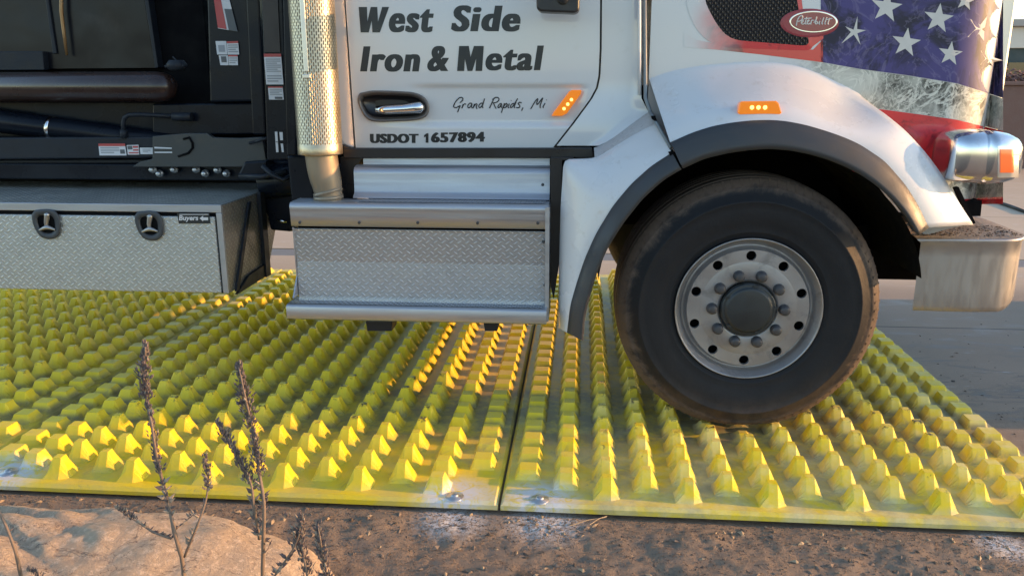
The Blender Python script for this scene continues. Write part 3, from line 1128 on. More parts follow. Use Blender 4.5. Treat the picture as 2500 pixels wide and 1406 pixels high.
def make_wheel(parent, yc, sgn=1):
    c = (TX, yc, TZ)
    S = lambda pr: [(r, a*sgn) for r, a in pr]
    t = MB()
    pr = [(.292, .030), (.300, .012), (.312, .004), (.322, .001), (.324, -.001), (.329, -.002), (.331, -.0015), (.36, -.010), (.39, -.0155), (.42, -.018), (.447, -.0162), (.449, -.0176), (.455, -.0166), (.457, -.0140), (.485, -.001),
          (.497, .008), (.502, .007), (.509, .013), (.518, .020), (.528, .030), (.536, .040), (.5395, .046),
          (.541, .052), (.541, .058), (.531, .060), (.531, .068), (.5435, .070), (.545, .080), (.5465, .100), (.5465, .108), (.533, .110), (.533, .120),
          (.5475, .122), (.548, .160), (.548, .168), (.534, .170), (.534, .182), (.548, .184), (.548, .215), (.534, .217), (.534, .228), (.548, .230), (.547, .275),
          (.533, .277), (.533, .287), (.5465, .289), (.544, .325), (.536, .350), (.52, .37), (.48, .39), (.40, .405), (.30, .38)]
    t.lathe(S(pr), c, 'Y', 120)
    # moulded lug blocks on the shoulder
    for i in range(90):
        a = 2*math.pi*i/90
        ca, sa = math.cos(a), math.sin(a)
        for (ra, aa, rb, ab) in ((.512, .0135, .5395, .044),):
            d = .5*math.pi/90*.5
            vs = []
            for da in (-d, d):
                c2, s2 = math.cos(a+da), math.sin(a+da)
                for r_, a_ in ((ra, aa), (rb, ab), (rb+.0010, ab-.0014), (ra+.001, aa-.0014)):
                    vs.append((c[0]+r_*c2, c[1]+a_*sgn, c[2]+r_*s2))
            t.add(vs, [(0, 1, 2, 3), (7, 6, 5, 4), (3, 2, 6, 7), (0, 3, 7, 4), (1, 5, 6, 2)])
    # the loaded foot: flattened on the studs, sidewall bulging just above them
    zmin = c[2]-TR+.016
    for v in t.v:
        f_ = sstep(c[2]-.30, c[2]-.50, v.z)*sstep(.36, .0, abs(v.x-c[0]))
        if sgn*(v.y-c[1]) < .2:
            v.y -= sgn*.014*f_
        if v.z < zmin+.02:
            v.z = zmin+(v.z-(zmin-.016))*.55
    t.build('tyre', 'tyre', parent, fix=False)
    # rim: lip, barrel, disc with ten hand holes
    r = MB()
    r.lathe(S([(.290, .06), (.296, .016), (.301, .004), (.302, -.004), (.299, -.007), (.295, -.003), (.291, .008), (.283, .018), (.277, .034), (.272, .046), (.266, .050), (.259, .044), (.254, .028), (.250, .014)]), c, 'Y', 120)
    nseg = 120
    R0, R1 = .200, .250

    def discY(q):
        return .014
    # annulus with real holes, meshed by scan-fill
    bm = bmesh.new()
    es = []

    def ring(pts):
        vs = [bm.verts.new(p) for p in pts]
        for a, b in zip(vs, vs[1:]+vs[:1]):
            es.append(bm.edges.new((a, b)))
        return vs
    P2 = lambda x, z: (c[0]+x, c[1]+sgn*discY(math.hypot(x, z)), c[2]+z)
    ring([P2(R1*math.cos(2*math.pi*i/nseg), R1*math.sin(2*math.pi*i/nseg)) for i in range(nseg)])
    ring([P2(R0*math.cos(2*math.pi*i/nseg), R0*math.sin(2*math.pi*i/nseg)) for i in range(nseg)])
    hr = .0205
    for kx in range(10):
        a = math.pi/2+2*math.pi*kx/10
        hx, hz = .2255*math.cos(a), .2255*math.sin(a)
        ring([P2(hx+hr*math.cos(2*math.pi*i/20), hz+hr*math.sin(2*math.pi*i/20)) for i in range(20)])
    bmesh.ops.triangle_fill(bm, use_beauty=True, use_dissolve=False, edges=es)
    bm.verts.index_update()
    # scan-fill closes the holes as well: drop faces whose centre lies in one
    fs = []
    for f in bm.faces:
        cc_ = f.calc_center_median()
        x, z = cc_.x-c[0], cc_.z-c[2]
        q = math.hypot(x, z)
        if q < R0*.995:
            continue
        if any(math.hypot(x-.2255*math.cos(math.pi/2+2*math.pi*kx/10), z-.2255*math.sin(math.pi/2+2*math.pi*kx/10)) < hr*.97 for kx in range(10)):
            continue
        fs.append([v.index for v in f.verts])
    r.add([v.co.copy() for v in bm.verts], fs, 0, False)
    bm.free()
    for kx in range(10):
        a = math.pi/2+2*math.pi*kx/10
        hx, hz = .2255*math.cos(a), .2255*math.sin(a)
        r1_ = [Vector(P2(hx+hr*math.cos(2*math.pi*i/20), hz+hr*math.sin(2*math.pi*i/20))) for i in range(20)]
        r.grid([r1_, [p+Vector((0, sgn*.016, 0)) for p in r1_]], 0, True, True)
    r.lathe(S([(R0, .014), (.192, .0128), (.165, .0115), (.128, .0115), (.120, .014), (.112, .03)]), c, 'Y', nseg)
    r.build('rim', 'alu_rim', parent, fix=False)
    dk = MB().lathe(S([(.0, .075), (.288, .075)]), c, 'Y', 48)
    dk.build('brake_drum', 'void', parent, fix=False)
    hb = MB()
    hb.lathe(S([(.114, .015), (.113, -.004), (.110, -.009), (.104, -.011), (.098, -.009), (.0955, -.014), (.090, -.018), (.084, -.0195), (.0, -.0205)]), c, 'Y', 64)
    for kx in range(5):
        a = R(78)+2*math.pi*kx/5
        hb.box(c[0]+.103*math.cos(a)-.010, c[0]+.103*math.cos(a)+.010, c[1]+sgn*-.014, c[1]+sgn*-.006, c[2]+.103*math.sin(a)-.005, c[2]+.103*math.sin(a)+.005)
    hb.build('hub_cap', 'hub', parent, fix=False)
    nb = None
    for kx in range(10):
        a = math.pi/2+2*math.pi*(kx+.5)/10
        cc_ = Vector((c[0]+.1475*math.cos(a), c[1], c[2]+.1475*math.sin(a)))
        if nb is None:
            q = MB().lathe(S([(.0235, .013), (.0235, .006), (.0205, -.014), (.018, -.020), (.010, -.0225), (.0, -.023)]), cc_, 'Y', 20)
            nb = q.build('lug_nut', 'nut', parent, fix=False)
            c00 = cc_
        else:
            o = nb.copy()
            col.objects.link(o)
            o.parent = parent
            o.location = cc_-c00


make_wheel(wheel, TY)
wheel2 = bpy.data.objects.new('wheel', None)
col.objects.link(wheel2)
wheel2.parent = truck
wheel2['_org'] = list(truck['_org'])
make_wheel(wheel2, 5.86, -1)
ax = MB()
ax.tube([(TX, 3.62, TZ), (TX, 5.55, TZ)], .055, 12)
ax.box(TX-.09, TX+.09, 3.75, 5.4, TZ-.10, TZ+.02)
ax.build('front_axle', 'void', truck)

# ---- wheel house and engine bay behind it
wh = MB()
rows = []
for i in range(41):
    a = R(8)+R(168)*i/40
    rx_, rz_ = .655, .60
    p = Vector((TX+.03+rx_*math.cos(a), 0, TZ+.06+rz_*math.sin(a)))
    rows.append([Vector((p.x, 3.34, p.z)), Vector((p.x, 4.25, p.z))])
wh.grid(rows)
wh.box(.20, 1.72, 4.25, 4.95, .80, 1.5)
wh.box(1.16, 1.70, 3.95, 5.2, .60, .86)
wh.build('wheel_house', 'void', truck, fix=False)

# ---- headlight pod
hl = MB()
rows = []
stn = [(2309, 392, 44, .05, .55), (2318, 390, 52, .085, .8), (2340, 388, 59, .115, 1), (2370, 387, 64, .128, 1), (2405, 388, 66, .132, 1), (2412, 388, 65, .130, 1), (2414, 388, 67, .134, 1), (2440, 389, 66, .134, 1), (2470, 390, 62, .124, 1), (2488, 391, 54, .106, .9), (2497, 392, 40, .07, .7)]
HY = 3.43
for px, py, hh, hy, _ in stn:
    c = at(px, py, HY-hy*.95)
    c.y = HY
    hz = hh/F_PX*(at(px, py, HY-hy*.95)-EYE).dot(_fw)
    row = []
    for j in range(40):
        t = 2*math.pi*j/40
        cx, sx = math.cos(t), math.sin(t)
        ex = .54
        row.append(Vector((c.x, c.y+hy*math.copysign(abs(cx)**ex, cx), c.z+hz*math.copysign(abs(sx)**ex, sx))))
    rows.append(row)
hl.grid(rows, 0, True, True)
hl.add(rows[0], [list(range(40))])
hl.add(rows[-1], [list(range(40))])
c = at(2300, 400, 3.55)
head = hl.build('headlight', 'chrome', truck, fix=True)


def pod_patch(name, x0, x1, y0, y1, m, lift, rc=.25):
    """curved lens lying on the pod's outer side"""
    P = MB()
    rows = []
    for i in range(13):
        px = lerp(x0, x1, i/12)
        # local pod half-depth
        for a, b in zip(stn, stn[1:]):
            if a[0] <= px <= b[0]:
                f = (px-a[0])/(b[0]-a[0])
                hh, hy, cy = lerp(a[2], b[2], f), lerp(a[3], b[3], f), lerp(a[1], b[1], f)
        row = []
        for j in range(13):
            py = lerp(y0, y1, j/12)
            q = min(1, abs(py-cy)/hh)
            cx = (max(0, 1-q**(2/.54)))**(.54/2)
            row.append(at(px, py, HY-hy*cx-lift))
        rows.append(row)
    P.grid(rows)
    P.grid([rows[0], [p+Vector((0, lift+.004, 0)) for p in rows[0]]])
    P.grid([rows[-1], [p+Vector((0, lift+.004, 0)) for p in rows[-1]]])
    c0 = [r[0] for r in rows]
    c1 = [r[-1] for r in rows]
    P.grid([c0, [p+Vector((0, lift+.004, 0)) for p in c0]])
    P.grid([c1, [p+Vector((0, lift+.004, 0)) for p in c1]])
    return P.build(name, m, head, fix=False)


M['lens_bright'] = mat('bright_reflector_bezel', (.85, .83, .76), .18, .6, .05, 9)
pod_patch('lens', 2437, 2487, 357, 434, 'lens_bright', .003)
pod_patch('turn_signal', 2443, 2475, 365, 422, 'orange_lens', .007)

# ---- bumper
bp = MB()
BX0, BXR = at(2236, 690, 3.395).x, at(2492, 660, 3.48).x
bprof = [(BX0, 3.398), (lerp(BX0, BXR, .25), 3.392), (lerp(BX0, BXR, .55), 3.392), (BXR-.14, 3.398)]
for i in range(1, 11):
    t = i/10*math.pi/2
    bprof.append((BXR-.14+.14*math.sin(t), 3.398+.14*(1-math.cos(t))))
bprof += [(BXR+.015, 3.9), (BXR+.03, 4.6), (BXR+.015, 5.3), (BXR, 5.75)]
zt_ = at(2230, 580, 3.395).z
zb_ = at(2240, 760, 3.395).z
rows = []
for f, dx, dy in ((0, .006, .012), (.03, .002, .003), (.08, .0, .0), (.3, .0, -.001), (.75, .001, 0), (.93, .0, -.002), (.965, -.012, -.010), (1.0, -.020, -.006)):
    row = []
    for i, (x, y) in enumerate(bprof):
        end = sstep(5, 0, i)
        rise = .045*sstep(0, .25, f)*0 + (.05*(1-f)**6)*sstep(5, 11, i)
        row.append(Vector((x+dx*end*1.2 + (.004 if f > .95 and i > 3 else 0), y+dy, zb_+(zt_-zb_)*f+rise)))
    rows.append(row)
inner = [Vector((x-.004, y+.02, zt_-.006)) for x, y in bprof]
rows.append(inner)
bp.grid(rows)
bm_ = bp.build('bumper', 'bumper', truck)
tp = MB()
back = [Vector((min(p.x, BXR-.2)+.0, max(p.y+.28, 3.72), zt_-.012+.015)) for p in rows[-2]]
edge_ = [Vector((p.x, p.y+.002, zt_+.0008)) for p in rows[-2]]
k0 = 15
g2 = []
for t in range(13):
    row = []
    for i in range(k0):
        a, b = edge_[i], back[i]
        p = a.lerp(b, t/12)
        p.z += .010*mnoise.noise(Vector((p.x*25, p.y*25, 1)))*sstep(0, .15, t/12)+.004*sstep(0, .2, t/12)
        row.append(p)
    g2.append(row)
tp.grid(g2)
for i in range(260):
    x = random.uniform(BX0+.01, BXR-.03)
    y = random.uniform(3.415, 3.66)
    chip(tp, x, y, zt_+.006, random.uniform(.003, .009), .004, .004, 1)
tp.build('step_pad', ['grime', 'crumb_dark'], bm_, fix=False)
rs = MB()
rs.pp([(2333, 460), (2341, 457), (2382, 545), (2371, 549)], 3.40, .03)
rs.build('bumper_bracket', 'void', truck)
rs = MB()
rs.pp([(2350, 495), (2398, 490), (2394, 528), (2360, 528)], 3.62, .08)
rs.build('bumper_bracket', 'void', truck)

# ---- cab shell, sill and fairing
DY = 3.572


def door_left(py):
    return 843.5+25*(py/360)


def door_right(py):
    pl = [(-800, 1472), (0, 1465), (120, 1464), (185, 1461), (215, 1455), (243, 1440), (300, 1398), (361, 1350)]
    for a, b in zip(pl, pl[1:]):
        if py <= b[0]:
            return lerp(a[1], b[1], (py-a[0])/(b[0]-a[0]))
    return 1350


def doorY(px, py):
    y = DY + .016*((py-150)/300.0)**2
    fade = sstep(985, 1060, px)*sstep(1432, 1400, px-(max(0, 250-py)*.25))
    fade2 = sstep(865, 1000, px)*sstep(1425, 1330, px)
    y += .014*sstep(204, 217, py)*fade*sstep(312, 297, py)
    y -= .004*sstep(296, 314, py)*fade2
    return y


d = MB()
rows = []
pys = [-560+i*28 for i in range(20)] + [-4+i*4 for i in range(92)]
pys = [p for p in pys if p < 358] + [361]
for py in pys:
    a, b = door_left(py), door_right(py)
    rows.append([at(lerp(a, b, i/90), py, doorY(lerp(a, b, i/90), py)) for i in range(91)])
base_ol = [(878, 228), (905, 221), (960, 222), (1010, 225), (1034, 234), (1048, 252), (1049, 275), (1038, 290), (1010, 295), (930, 299), (900, 296), (885, 280), (874, 255), (870, 238)]
rm = smooth_poly(base_ol+[base_ol[0]], 57, 2)[:-1]
cxm, cym = sum(p[0] for p in rm)/56, sum(p[1] for p in rm)/56


def inside(x, y, pts):
    r = False
    for (ax_, ay_), (bx_2, by_2) in zip(pts, pts[1:]+pts[:1]):
        if (ay_ > y) != (by_2 > y) and x < (bx_2-ax_)*(y-ay_)/(by_2-ay_)+ax_:
            r = not r
    return r


hole = [(cxm+(x-cxm)*.95, cym+(y-cym)*.90) for x, y in rm]
n0 = len(d.f)
d.grid(rows)
keep = []
for fi, f_ in enumerate(d.f):
    ri, ci = divmod(fi, 90)
    py = (pys[ri]+pys[ri+1])/2
    px = lerp(door_left(py), door_right(py), (ci+.5)/90)
    if not inside(px, py, hole):
        keep.append(f_)
d.f = keep
d.mi, d.sm = [0]*len(keep), [True]*len(keep)
outer = [r[0] for r in rows] + rows[-1][1:] + [r[-1] for r in rows[::-1]][1:]
d.grid([outer, [p+Vector((0, .03, 0)) for p in outer]], 0, False)
door = d.build('door', 'white', truck, fix=False)

cabm = MB()
# pillar behind the door
cabm.pp([(803, -560), (838, -560), (840, 0), (864, 359), (846, 358), (808, 290), (806, 0)], 3.585, .04)
# cowl panel ahead of the door, rounded nose at the hood seal
rows = []
for py in [-560, -300, -100] + [i*12 for i in range(0, 30)] + [356]:
    a = door_right(py)+5
    if py < 240:
        b = 1566
    elif py < 276:
        b = lerp(1566, 1584, (py-240)/36)
    else:
        b = next(lerp(p[0], q_[0], (py-p[1])/(q_[1]-p[1])) for p, q_ in (((1584, 276), (1560, 294)), ((1560, 294), (1500, 338)), ((1500, 338), (1440, 366))) if py <= q_[1])
    b = max(b, a+2)
    rows.append([at(lerp(a, b, t), py, 3.585-.02*sstep(.75, 1, t)-.02*sstep(200, 330, py)) for t in [i/14 for i in range(15)]])
cabm.grid(rows)
outer = [r[0] for r in rows] + [r[-1] for r in rows[::-1]]
# fairing below the cowl sweeping to the wheel arch
upl = smooth_poly([(1450, 361), (1462, 358), (1500, 335), (1560, 290), (1586, 272)], 20, 1)
lol = smooth_poly([(1452, 388), (1460, 386), (1515, 350), (1570, 318), (1601, 300)], 20, 1)
rows = [[], [], [], []]
for i in range(20):
    for j, t in enumerate((0, .35, .7, 1)):
        rows[j].append(at(lerp(upl[i][0], lol[i][0], t), lerp(upl[i][1], lol[i][1], t), lerp(3.545, 3.44, t)-.02*math.sin(math.pi*t)))
cab_back = MB()
cabm.box(-1.20, .25, 3.66, 5.55, 1.25, 2.18)
cabm.box(-1.16, .10, 3.70, 5.50, 2.18, 2.95)
cab = cabm.build('cab', 'white', truck, fix=False)
fa = MB().grid(rows)
fa.build('cowl_fairing', 'scuffed', cab, fix=False)
cm = MB()
cm.tube([at(1561, -200, 3.567), at(1560.5, 0, 3.567), at(1561, 120, 3.565), at(1561, 232, 3.556)], .0075, 8)
cm.build('cowl_bead', 'white', cab)
bk = MB()
bk.pp([(839, -300), (1476, -300), (1474, 215), (1450, 255), (1362, 364), (866, 362)], 3.615, .02)
bk.build('door_seal', 'black_trim', cab)
wn = MB()
wn.box(-.95, .02, 3.69, 3.70, 2.25, 2.85)
wn.box(.095, .11, 3.85, 5.35, 2.25, 2.85)
wn.build('window', 'glass', cab)
si = MB()
si.pp([(838, 363), (1445, 361), (1452, 388), (1400, 387), (1340, 386), (838, 387)], 3.53, .024)
si.pp([(838, 362), (1440, 362), (1440, 380), (838, 380)], 3.66, .20)
si.pp([(835, 352), (846, 358), (866, 363), (838, 366)], 3.55, .10)
si.build('sill', 'black_trim', cab, bevel=.004)
sh = MB()
sh.pp([(1344, 387), (1400, 387), (1372, 392), (1366, 640), (1352, 730), (1344, 700)], 3.44, .25)
sh.build('cab_mount', 'black_trim', cab)
sh = MB()
sh.pp([(830, 385), (886, 385), (862, 412), (862, 490), (838, 490)], 3.56, .25)
sh.build('cab_mount', 'black_trim', cab)

# mirror at the top of the door
mr = MB()
p = [(1306, -90), (1310, 22), (1318, 29), (1404, 33), (1414, 26), (1418, -90)]
mr.pp(p, 3.36, .10)
mir = mr.build('mirror', 'mirror_black', truck, bevel=.012, seg=3)
ml = MB()
c = at(1374, -4, 3.355)
ml.lathe([(.0, -.012), (.018, -.010), (.024, -.002), (.024, .012)], c, 'Y', 20)
ml.build('camera_lens', 'hub', mir, fix=False)
ma = MB().tube([at(1380, -60, 3.44), at(1420, -70, 3.56)], .02, 8)
ma.build('mirror_arm', 'mirror_black', mir)

# door handle
hd = MB()


def scl(q, pts=rm, sx=None):
    return [(cxm+(x-cxm)*q, cym+(y-cym)*(sx or q)) for x, y in pts]


def dring(pts, dY):
    return [at(x, y, DY+dY) for x, y in pts]


rows = [dring(rm, .004), dring(scl(.99, sx=.98), -.012), dring(scl(.95, sx=.90), -.014), dring(scl(.90, sx=.80), -.006), dring(scl(.86, sx=.70), .010)]
hd.grid(rows, 0, True, True)
rows2 = [rows[-1], dring(scl(.80, sx=.62), .026), dring(scl(.5, sx=.4), .034)]
hd.grid(rows2, 1, True, True)
hd.add(rows2[-1], [list(range(56))], 1)
M['handle_bezel'] = mat('warm_grey_bezel', (.13, .12, .115), .38, .3, .1, 9)
hr_ = hd.build('door_handle', ['handle_bezel', 'black_trim'], door, fix=False)
hb = MB()
hb.tube([at(920, 269, DY-.012), at(945, 268.5, DY-.018), at(985, 266.5, DY-.020), at(1010, 264, DY-.020), at(1026, 263, DY-.018), at(1033, 263, DY-.010)], [.0175, .021, .0215, .024, .026, .017], 16)
hb.build('handle_bar', 'chrome', door)

# lettering
dgr = None


def text_poly(s, shear=0.0, offset=0.0, spacing=1.0):
    cu = bpy.data.curves.new('txt', 'FONT')
    cu.body = s
    cu.shear = shear
    cu.offset = offset
    cu.space_character = spacing
    cu.resolution_u = 5
    o = bpy.data.objects.new('txt', cu)
    col.objects.link(o)
    dg = bpy.context.evaluated_depsgraph_get()
    dg.update()
    me = bpy.data.meshes.new_from_object(o.evaluated_get(dg))
    vs = [(v.co.x, v.co.y) for v in me.vertices]
    fs = [list(q.vertices) for q in me.polygons]
    bpy.data.objects.remove(o)
    bpy.data.curves.remove(cu)
    bpy.data.meshes.remove(me)
    return vs, fs


def put_text(mb, s, box, hit, shear=0.0, offset=0.0, spacing=1.0, tilt=0.0, mi=0):
    """fit the word in a picture-measured box (x0, x1, top, base)"""
    vs, fs = text_poly(s, shear, offset, spacing)
    x0, x1 = min(v[0] for v in vs), max(v[0] for v in vs)
    y0, y1 = min(v[1] for v in vs), max(v[1] for v in vs)
    out = []
    for x, y in vs:
        u = (x-x0)/(x1-x0)
        v = (y-y0)/(y1-y0)
        out.append(hit(lerp(box[0], box[1], u), lerp(box[3], box[2], v)+tilt*u))
    mb.add(out, fs, mi)


dh = lambda x, y: at(x, y, doorY(x, y)-.0018)


def heavy(s_, bx, shear, off, spread, tilt=0.0):
    """bold vinyl word: stacked thin copies widen the upright strokes"""
    m = MB()
    n_ = 7
    wch = (bx[1]-bx[0])/max(1, len(s_))
    for i in range(n_):
        dx = (i/(n_-1)-.5)*spread*wch
        put_text(m, s_, (bx[0]+spread*wch/2+dx, bx[1]-spread*wch/2+dx, bx[2], bx[3]), lambda x, y: at(x, y, doorY(x, y)-.0007-.00004*i), shear, off, 1.16, tilt)
    m.build('lettering', 'ink', door, fix=False)


CUT = {'W': [(-.02, 1), (.27, 1), (.285, .42), (.40, 1), (.63, 1), (.655, .42), (.80, 1), (1.04, 1), (.72, 0), (.46, 0), (.435, .46), (.33, 0), (.05, 0)],
       'M': [(0, 0), (.075, 1), (.44, 1), (.505, .56), (.63, 1), (1, 1), (.94, 0), (.69, 0), (.715, .50), (.57, 0), (.39, 0), (.29, .50), (.265, 0)],
       '1': [(.36, 0), (.80, 0), (.80, 1), (.50, 1), (.08, .80), (.08, .56), (.36, .66)]}


def cut_glyph(ch, bx):
    m = MB()
    m.add([dh(lerp(bx[0], bx[1], x), lerp(bx[3], bx[2], y)) for x, y in CUT[ch]], [list(range(len(CUT[ch])))])
    m.build('lettering', 'ink', door, fix=False)


cut_glyph('W', (877, 947, 18, 80))
heavy('est', (949, 1059, 23, 80), .16, .016, .19)
heavy('Side', (1101, 1271, 14, 78), .16, .018, .19)
heavy('Iron', (879, 1026, 114, 176), .16, .018, .19)
heavy('&', (1043, 1096, 113, 175), .16, .014, .12)
cut_glyph('M', (1116, 1181, 113, 174))
heavy('etal', (1185, 1328, 112, 173), .16, .016, .17)
heavy('USDOT', (903, 1022, 327, 350), 0, .022, .20)
cut_glyph('1', (1034, 1049, 326, 349))
heavy('657894', (1052, 1184, 324, 349), 0, .022, .20, -2)
lt = MB()
GR = [[(345, 312), (352, 285), (325, 262), (285, 275), (235, 325), (200, 380), (188, 420), (205, 442), (240, 440), (285, 415), (308, 400), (285, 450), (258, 517)], [(298, 356), (330, 330), (345, 310)],
      [(330, 452), (352, 380)], [(338, 425), (375, 372), (402, 385)],
      [(505, 368), (465, 362), (432, 398), (430, 440), (455, 447), (490, 405), (505, 368), (492, 430), (512, 450)],
      [(518, 452), (545, 375)], [(528, 430), (572, 370), (592, 380), (572, 435), (590, 462)],
      [(692, 368), (652, 362), (615, 400), (618, 440), (648, 442), (685, 385), (716, 285)], [(700, 340), (676, 420), (690, 450)],
      [(798, 450), (870, 295)], [(848, 305), (900, 265), (950, 268), (967, 303), (925, 350), (858, 362)], [(868, 362), (885, 405), (912, 457)],
      [(1005, 368), (968, 378), (940, 418), (945, 447), (975, 432), (1006, 372), (996, 430), (1012, 442)],
      [(1052, 365), (1000, 527)], [(1035, 425), (1085, 362), (1103, 385), (1080, 432), (1045, 447), (1028, 432)],
      [(1135, 372), (1110, 430), (1130, 447)], [(1163, 322), (1170, 318)],
      [(1218, 368), (1180, 375), (1150, 418), (1155, 447), (1188, 430), (1225, 375), (1276, 285)], [(1250, 340), (1215, 430), (1232, 447)],
      [(1345, 357), (1305, 348), (1280, 370), (1312, 402), (1316, 430), (1280, 447), (1252, 436)],
      [(1367, 440), (1343, 492)],
      [(1498, 462), (1570, 335), (1628, 268), (1590, 395), (1603, 405), (1712, 256), (1648, 425), (1662, 447)],
      [(1742, 365), (1700, 430), (1716, 442)], [(1762, 314), (1770, 308)]]
strokes(lt, GR, 1080, 200, 6.944, 1.5, lambda x, y: at(x, y, doorY(x, y)-.0012), 0)
lt.build('lettering', 'ink', door, fix=False)

dm_ = MB()
dm_.pp([(1346, 284), (1350, 276), (1389, 224), (1397, 220), (1420, 220), (1418, 230), (1384, 278), (1372, 284)], DY-.012, .04)
dml = dm_.build('marker_light', 'amber', door, bevel=.004)
ld = MB()
for cx, cy in ((1377, 266), (1386, 255), (1395, 244)):
    ld.lathe([(.0, -.003), (.005, -.002), (.0075, .002)], at(cx, cy, DY-.0125), 'Y', 12)
ld.build('led', 'led', dml, fix=False)

# ---- cab steps
st = MB()
# upper riser pressing
XL, XR = at(862, 440, 3.47).x, at(1342, 440, 3.47).x
Z = lambda py, Y: at(1100, py, Y).z


def sheet(x0, x1, prof_, mb, mi=0, smooth=False):
    rows = [[Vector((lerp(x0, x1, i/6), y, z)) for i in range(7)] for y, z in prof_]
    mb.grid(rows, mi, smooth)
    for xx_, _ in ((x0, 0), (x1, 0)):
        vs = [Vector((xx_, y, z)) for y, z in prof_] + [Vector((xx_, max(p[0] for p in prof_)+.02, prof_[-1][1])), Vector((xx_, max(p[0] for p in prof_)+.02, prof_[0][1]))]
        mb.add(vs, [list(range(len(vs)))], mi)


XA = at(886, 395, 3.55).x
sheet(XA, XR-.004, [(3.56, Z(386, 3.55)), (3.555, Z(404, 3.55))], st)
sheet(XL, XR, [(3.555, Z(403, 3.55)), (3.515, Z(407, 3.51)), (3.497, Z(411, 3.5)), (3.487, Z(418, 3.487)), (3.485, Z(425, 3.485)), (3.483, Z(468, 3.483)), (3.478, Z(474, 3.478)), (3.462, Z(480, 3.465)), (3.455, Z(486, 3.455))], st, 0, True)
# first fascia
FXL, FXR = at(709, 530, 3.345).x, at(1339, 530, 3.345).x
zf = Z(501, 3.34)
sheet(FXL, FXR, [(3.475, zf+.004), (3.36, zf+.004), (3.349, zf), (3.342, zf-.008), (3.340, zf-.018), (3.342, zf-.026), (3.345, Z(530, 3.345)), (3.347, Z(556, 3.347)), (3.36, Z(558, 3.35))], st, 0, True)
# tread of the first step
tr = MB()
tr.grid([[Vector((lerp(at(880, 495, 3.4).x, FXR-.015, i/10), y, zf+.0065)) for i in range(11)] for y in (3.365, 3.41, 3.455)])
# end plates
PXR0, PXR1 = at(1331, 650, 3.36).x, at(1341, 650, 3.36).x
st.box(PXR0, PXR1, 3.33, 3.56, Z(785, 3.30), zf-.004)
PXL = at(722, 650, 3.36).x
ep = [Vector((PXL, 3.350, Z(560, 3.35))), Vector((PXL, 3.352, Z(570, 3.35))), Vector((PXL-.004, 3.37, Z(680, 3.37))), Vector((PXL-.004, 3.305, Z(735, 3.31))), Vector((PXL-.004, 3.55, Z(735, 3.31))), Vector((PXL, 3.55, Z(560, 3.35)))]
st.prism(ep, (.006, 0, 0))
# lower step nosing
LXL, LXR = at(700, 768, 3.285).x, at(1334, 772, 3.285).x
zl = Z(754, 3.285)
sheet(LXL, LXR, [(3.42, zl+.003), (3.30, zl+.003), (3.287, zl), (3.284, zl-.006), (3.283, Z(784, 3.284)), (3.287, Z(787, 3.287)), (3.42, Z(787, 3.287))], st, 0, True)
steps = st.build('cab_steps', 'alu', truck, fix=False)
tr.build('step_tread', 'grip', steps, fix=False)
t2 = MB()
t2.grid([[Vector((lerp(LXL+.012, LXR-.012, i/10), y, zl+.0055)) for i in range(11)] for y in (3.305, 3.35, 3.41)])
t2.build('step_tread', 'grip', steps, fix=False)
dp = MB()
DXL, DXR = at(724, 640, 3.36).x, at(1330, 640, 3.36).x
zt1, zt2, zt3 = Z(563, 3.36), Z(641, 3.395), Z(728, 3.385)
dp.grid([[Vector((lerp(DXL, DXR, i/6), y, z)) for i in range(7)] for y, z in ((3.358, zt1+.002), (3.354, zt1-.002), (3.356, zt1-.006), (3.3665, zt2+.004), (3.367, zt2), (3.3665, zt2-.004), (3.361, zt3), (3.358, zl+.004))], 0, False)
dp.build('tread_plate_panel', 'diamond', steps, fix=False)
gp = MB().box(DXL+.004, DXR-.002, 3.40, 3.52, zl-.01, zf-.03)
gp.build('step_box', 'void', steps)
bo = None
for px, py, Y in ((732, 544, 3.345), (877, 544, 3.345), (1020, 544, 3.345), (1166, 545, 3.345), (1313, 545, 3.345), (1325, 451, 3.483), (1327, 590, 3.352), (1330, 696, 3.36)):
    c = at(px, py, Y)
    if bo is None:
        bo = MB().lathe([(.0, -.004), (.004, -.004), (.0065, -.002), (.0065, .003)], c, 'Y', 10).build('bolt_head', 'nut', steps, fix=False)
        c0 = c
    else:
        o = bo.copy()
        col.objects.link(o)
        o.parent = steps
        o.location = c-c0
ft = MB()
ft.pp([(893, 785), (958, 785), (956, 808), (897, 808)], 3.40, .1)
ft.build('step_bracket', 'steel_dark', steps)
ft = MB()
ft.pp([(1180, 785), (1216, 785), (1214, 808), (1184, 808)], 3.40, .1)
ft.build('step_bracket', 'steel_dark', steps)
bx_ = MB()
bx_.box(XL+.03, at(1350, 600, 3.6).x, 3.60, 4.1, .66, 1.235)
bx_.build('battery_box', 'void', truck)

# ---- exhaust stack
SX, SY_ = -1.114, 3.44
ex = bpy.data.objects.new('exhaust_stack', None)
col.objects.link(ex)
ex.parent = truck
ex['_org'] = list(truck['_org'])
hs = MB()
zbot = at(783, 381, SY_-.09).z
hs.lathe([(.089, 0.0), (.0935, .0), (.0945, .004), (.0945, .034), (.0935, .036), (.0935, .9), (.0935, 1.5)], (SX, SY_, zbot), 'Z', 64)
hs.build('heat_shield', 'perf', ex, fix=False)
sb = MB()
sxp = at(741, 60, SY_-.095)
sb.box(sxp.x-.010, sxp.x+.010, SY_-.098, SY_-.088, at(741, 176, SY_-.095).z, zbot+1.5)
sb.box(sxp.x-.016, sxp.x+.016, SY_-.101, SY_-.085, at(741, 192, SY_-.095).z, at(741, 182, SY_-.095).z)
sb.build('shield_seam', 'warm_chrome', ex, bevel=.003)
pi_ = MB()
cen = [(783, 330), (785, 385), (788, 405), (793, 430), (798, 450), (801, 468), (803, 492), (803, 520)]
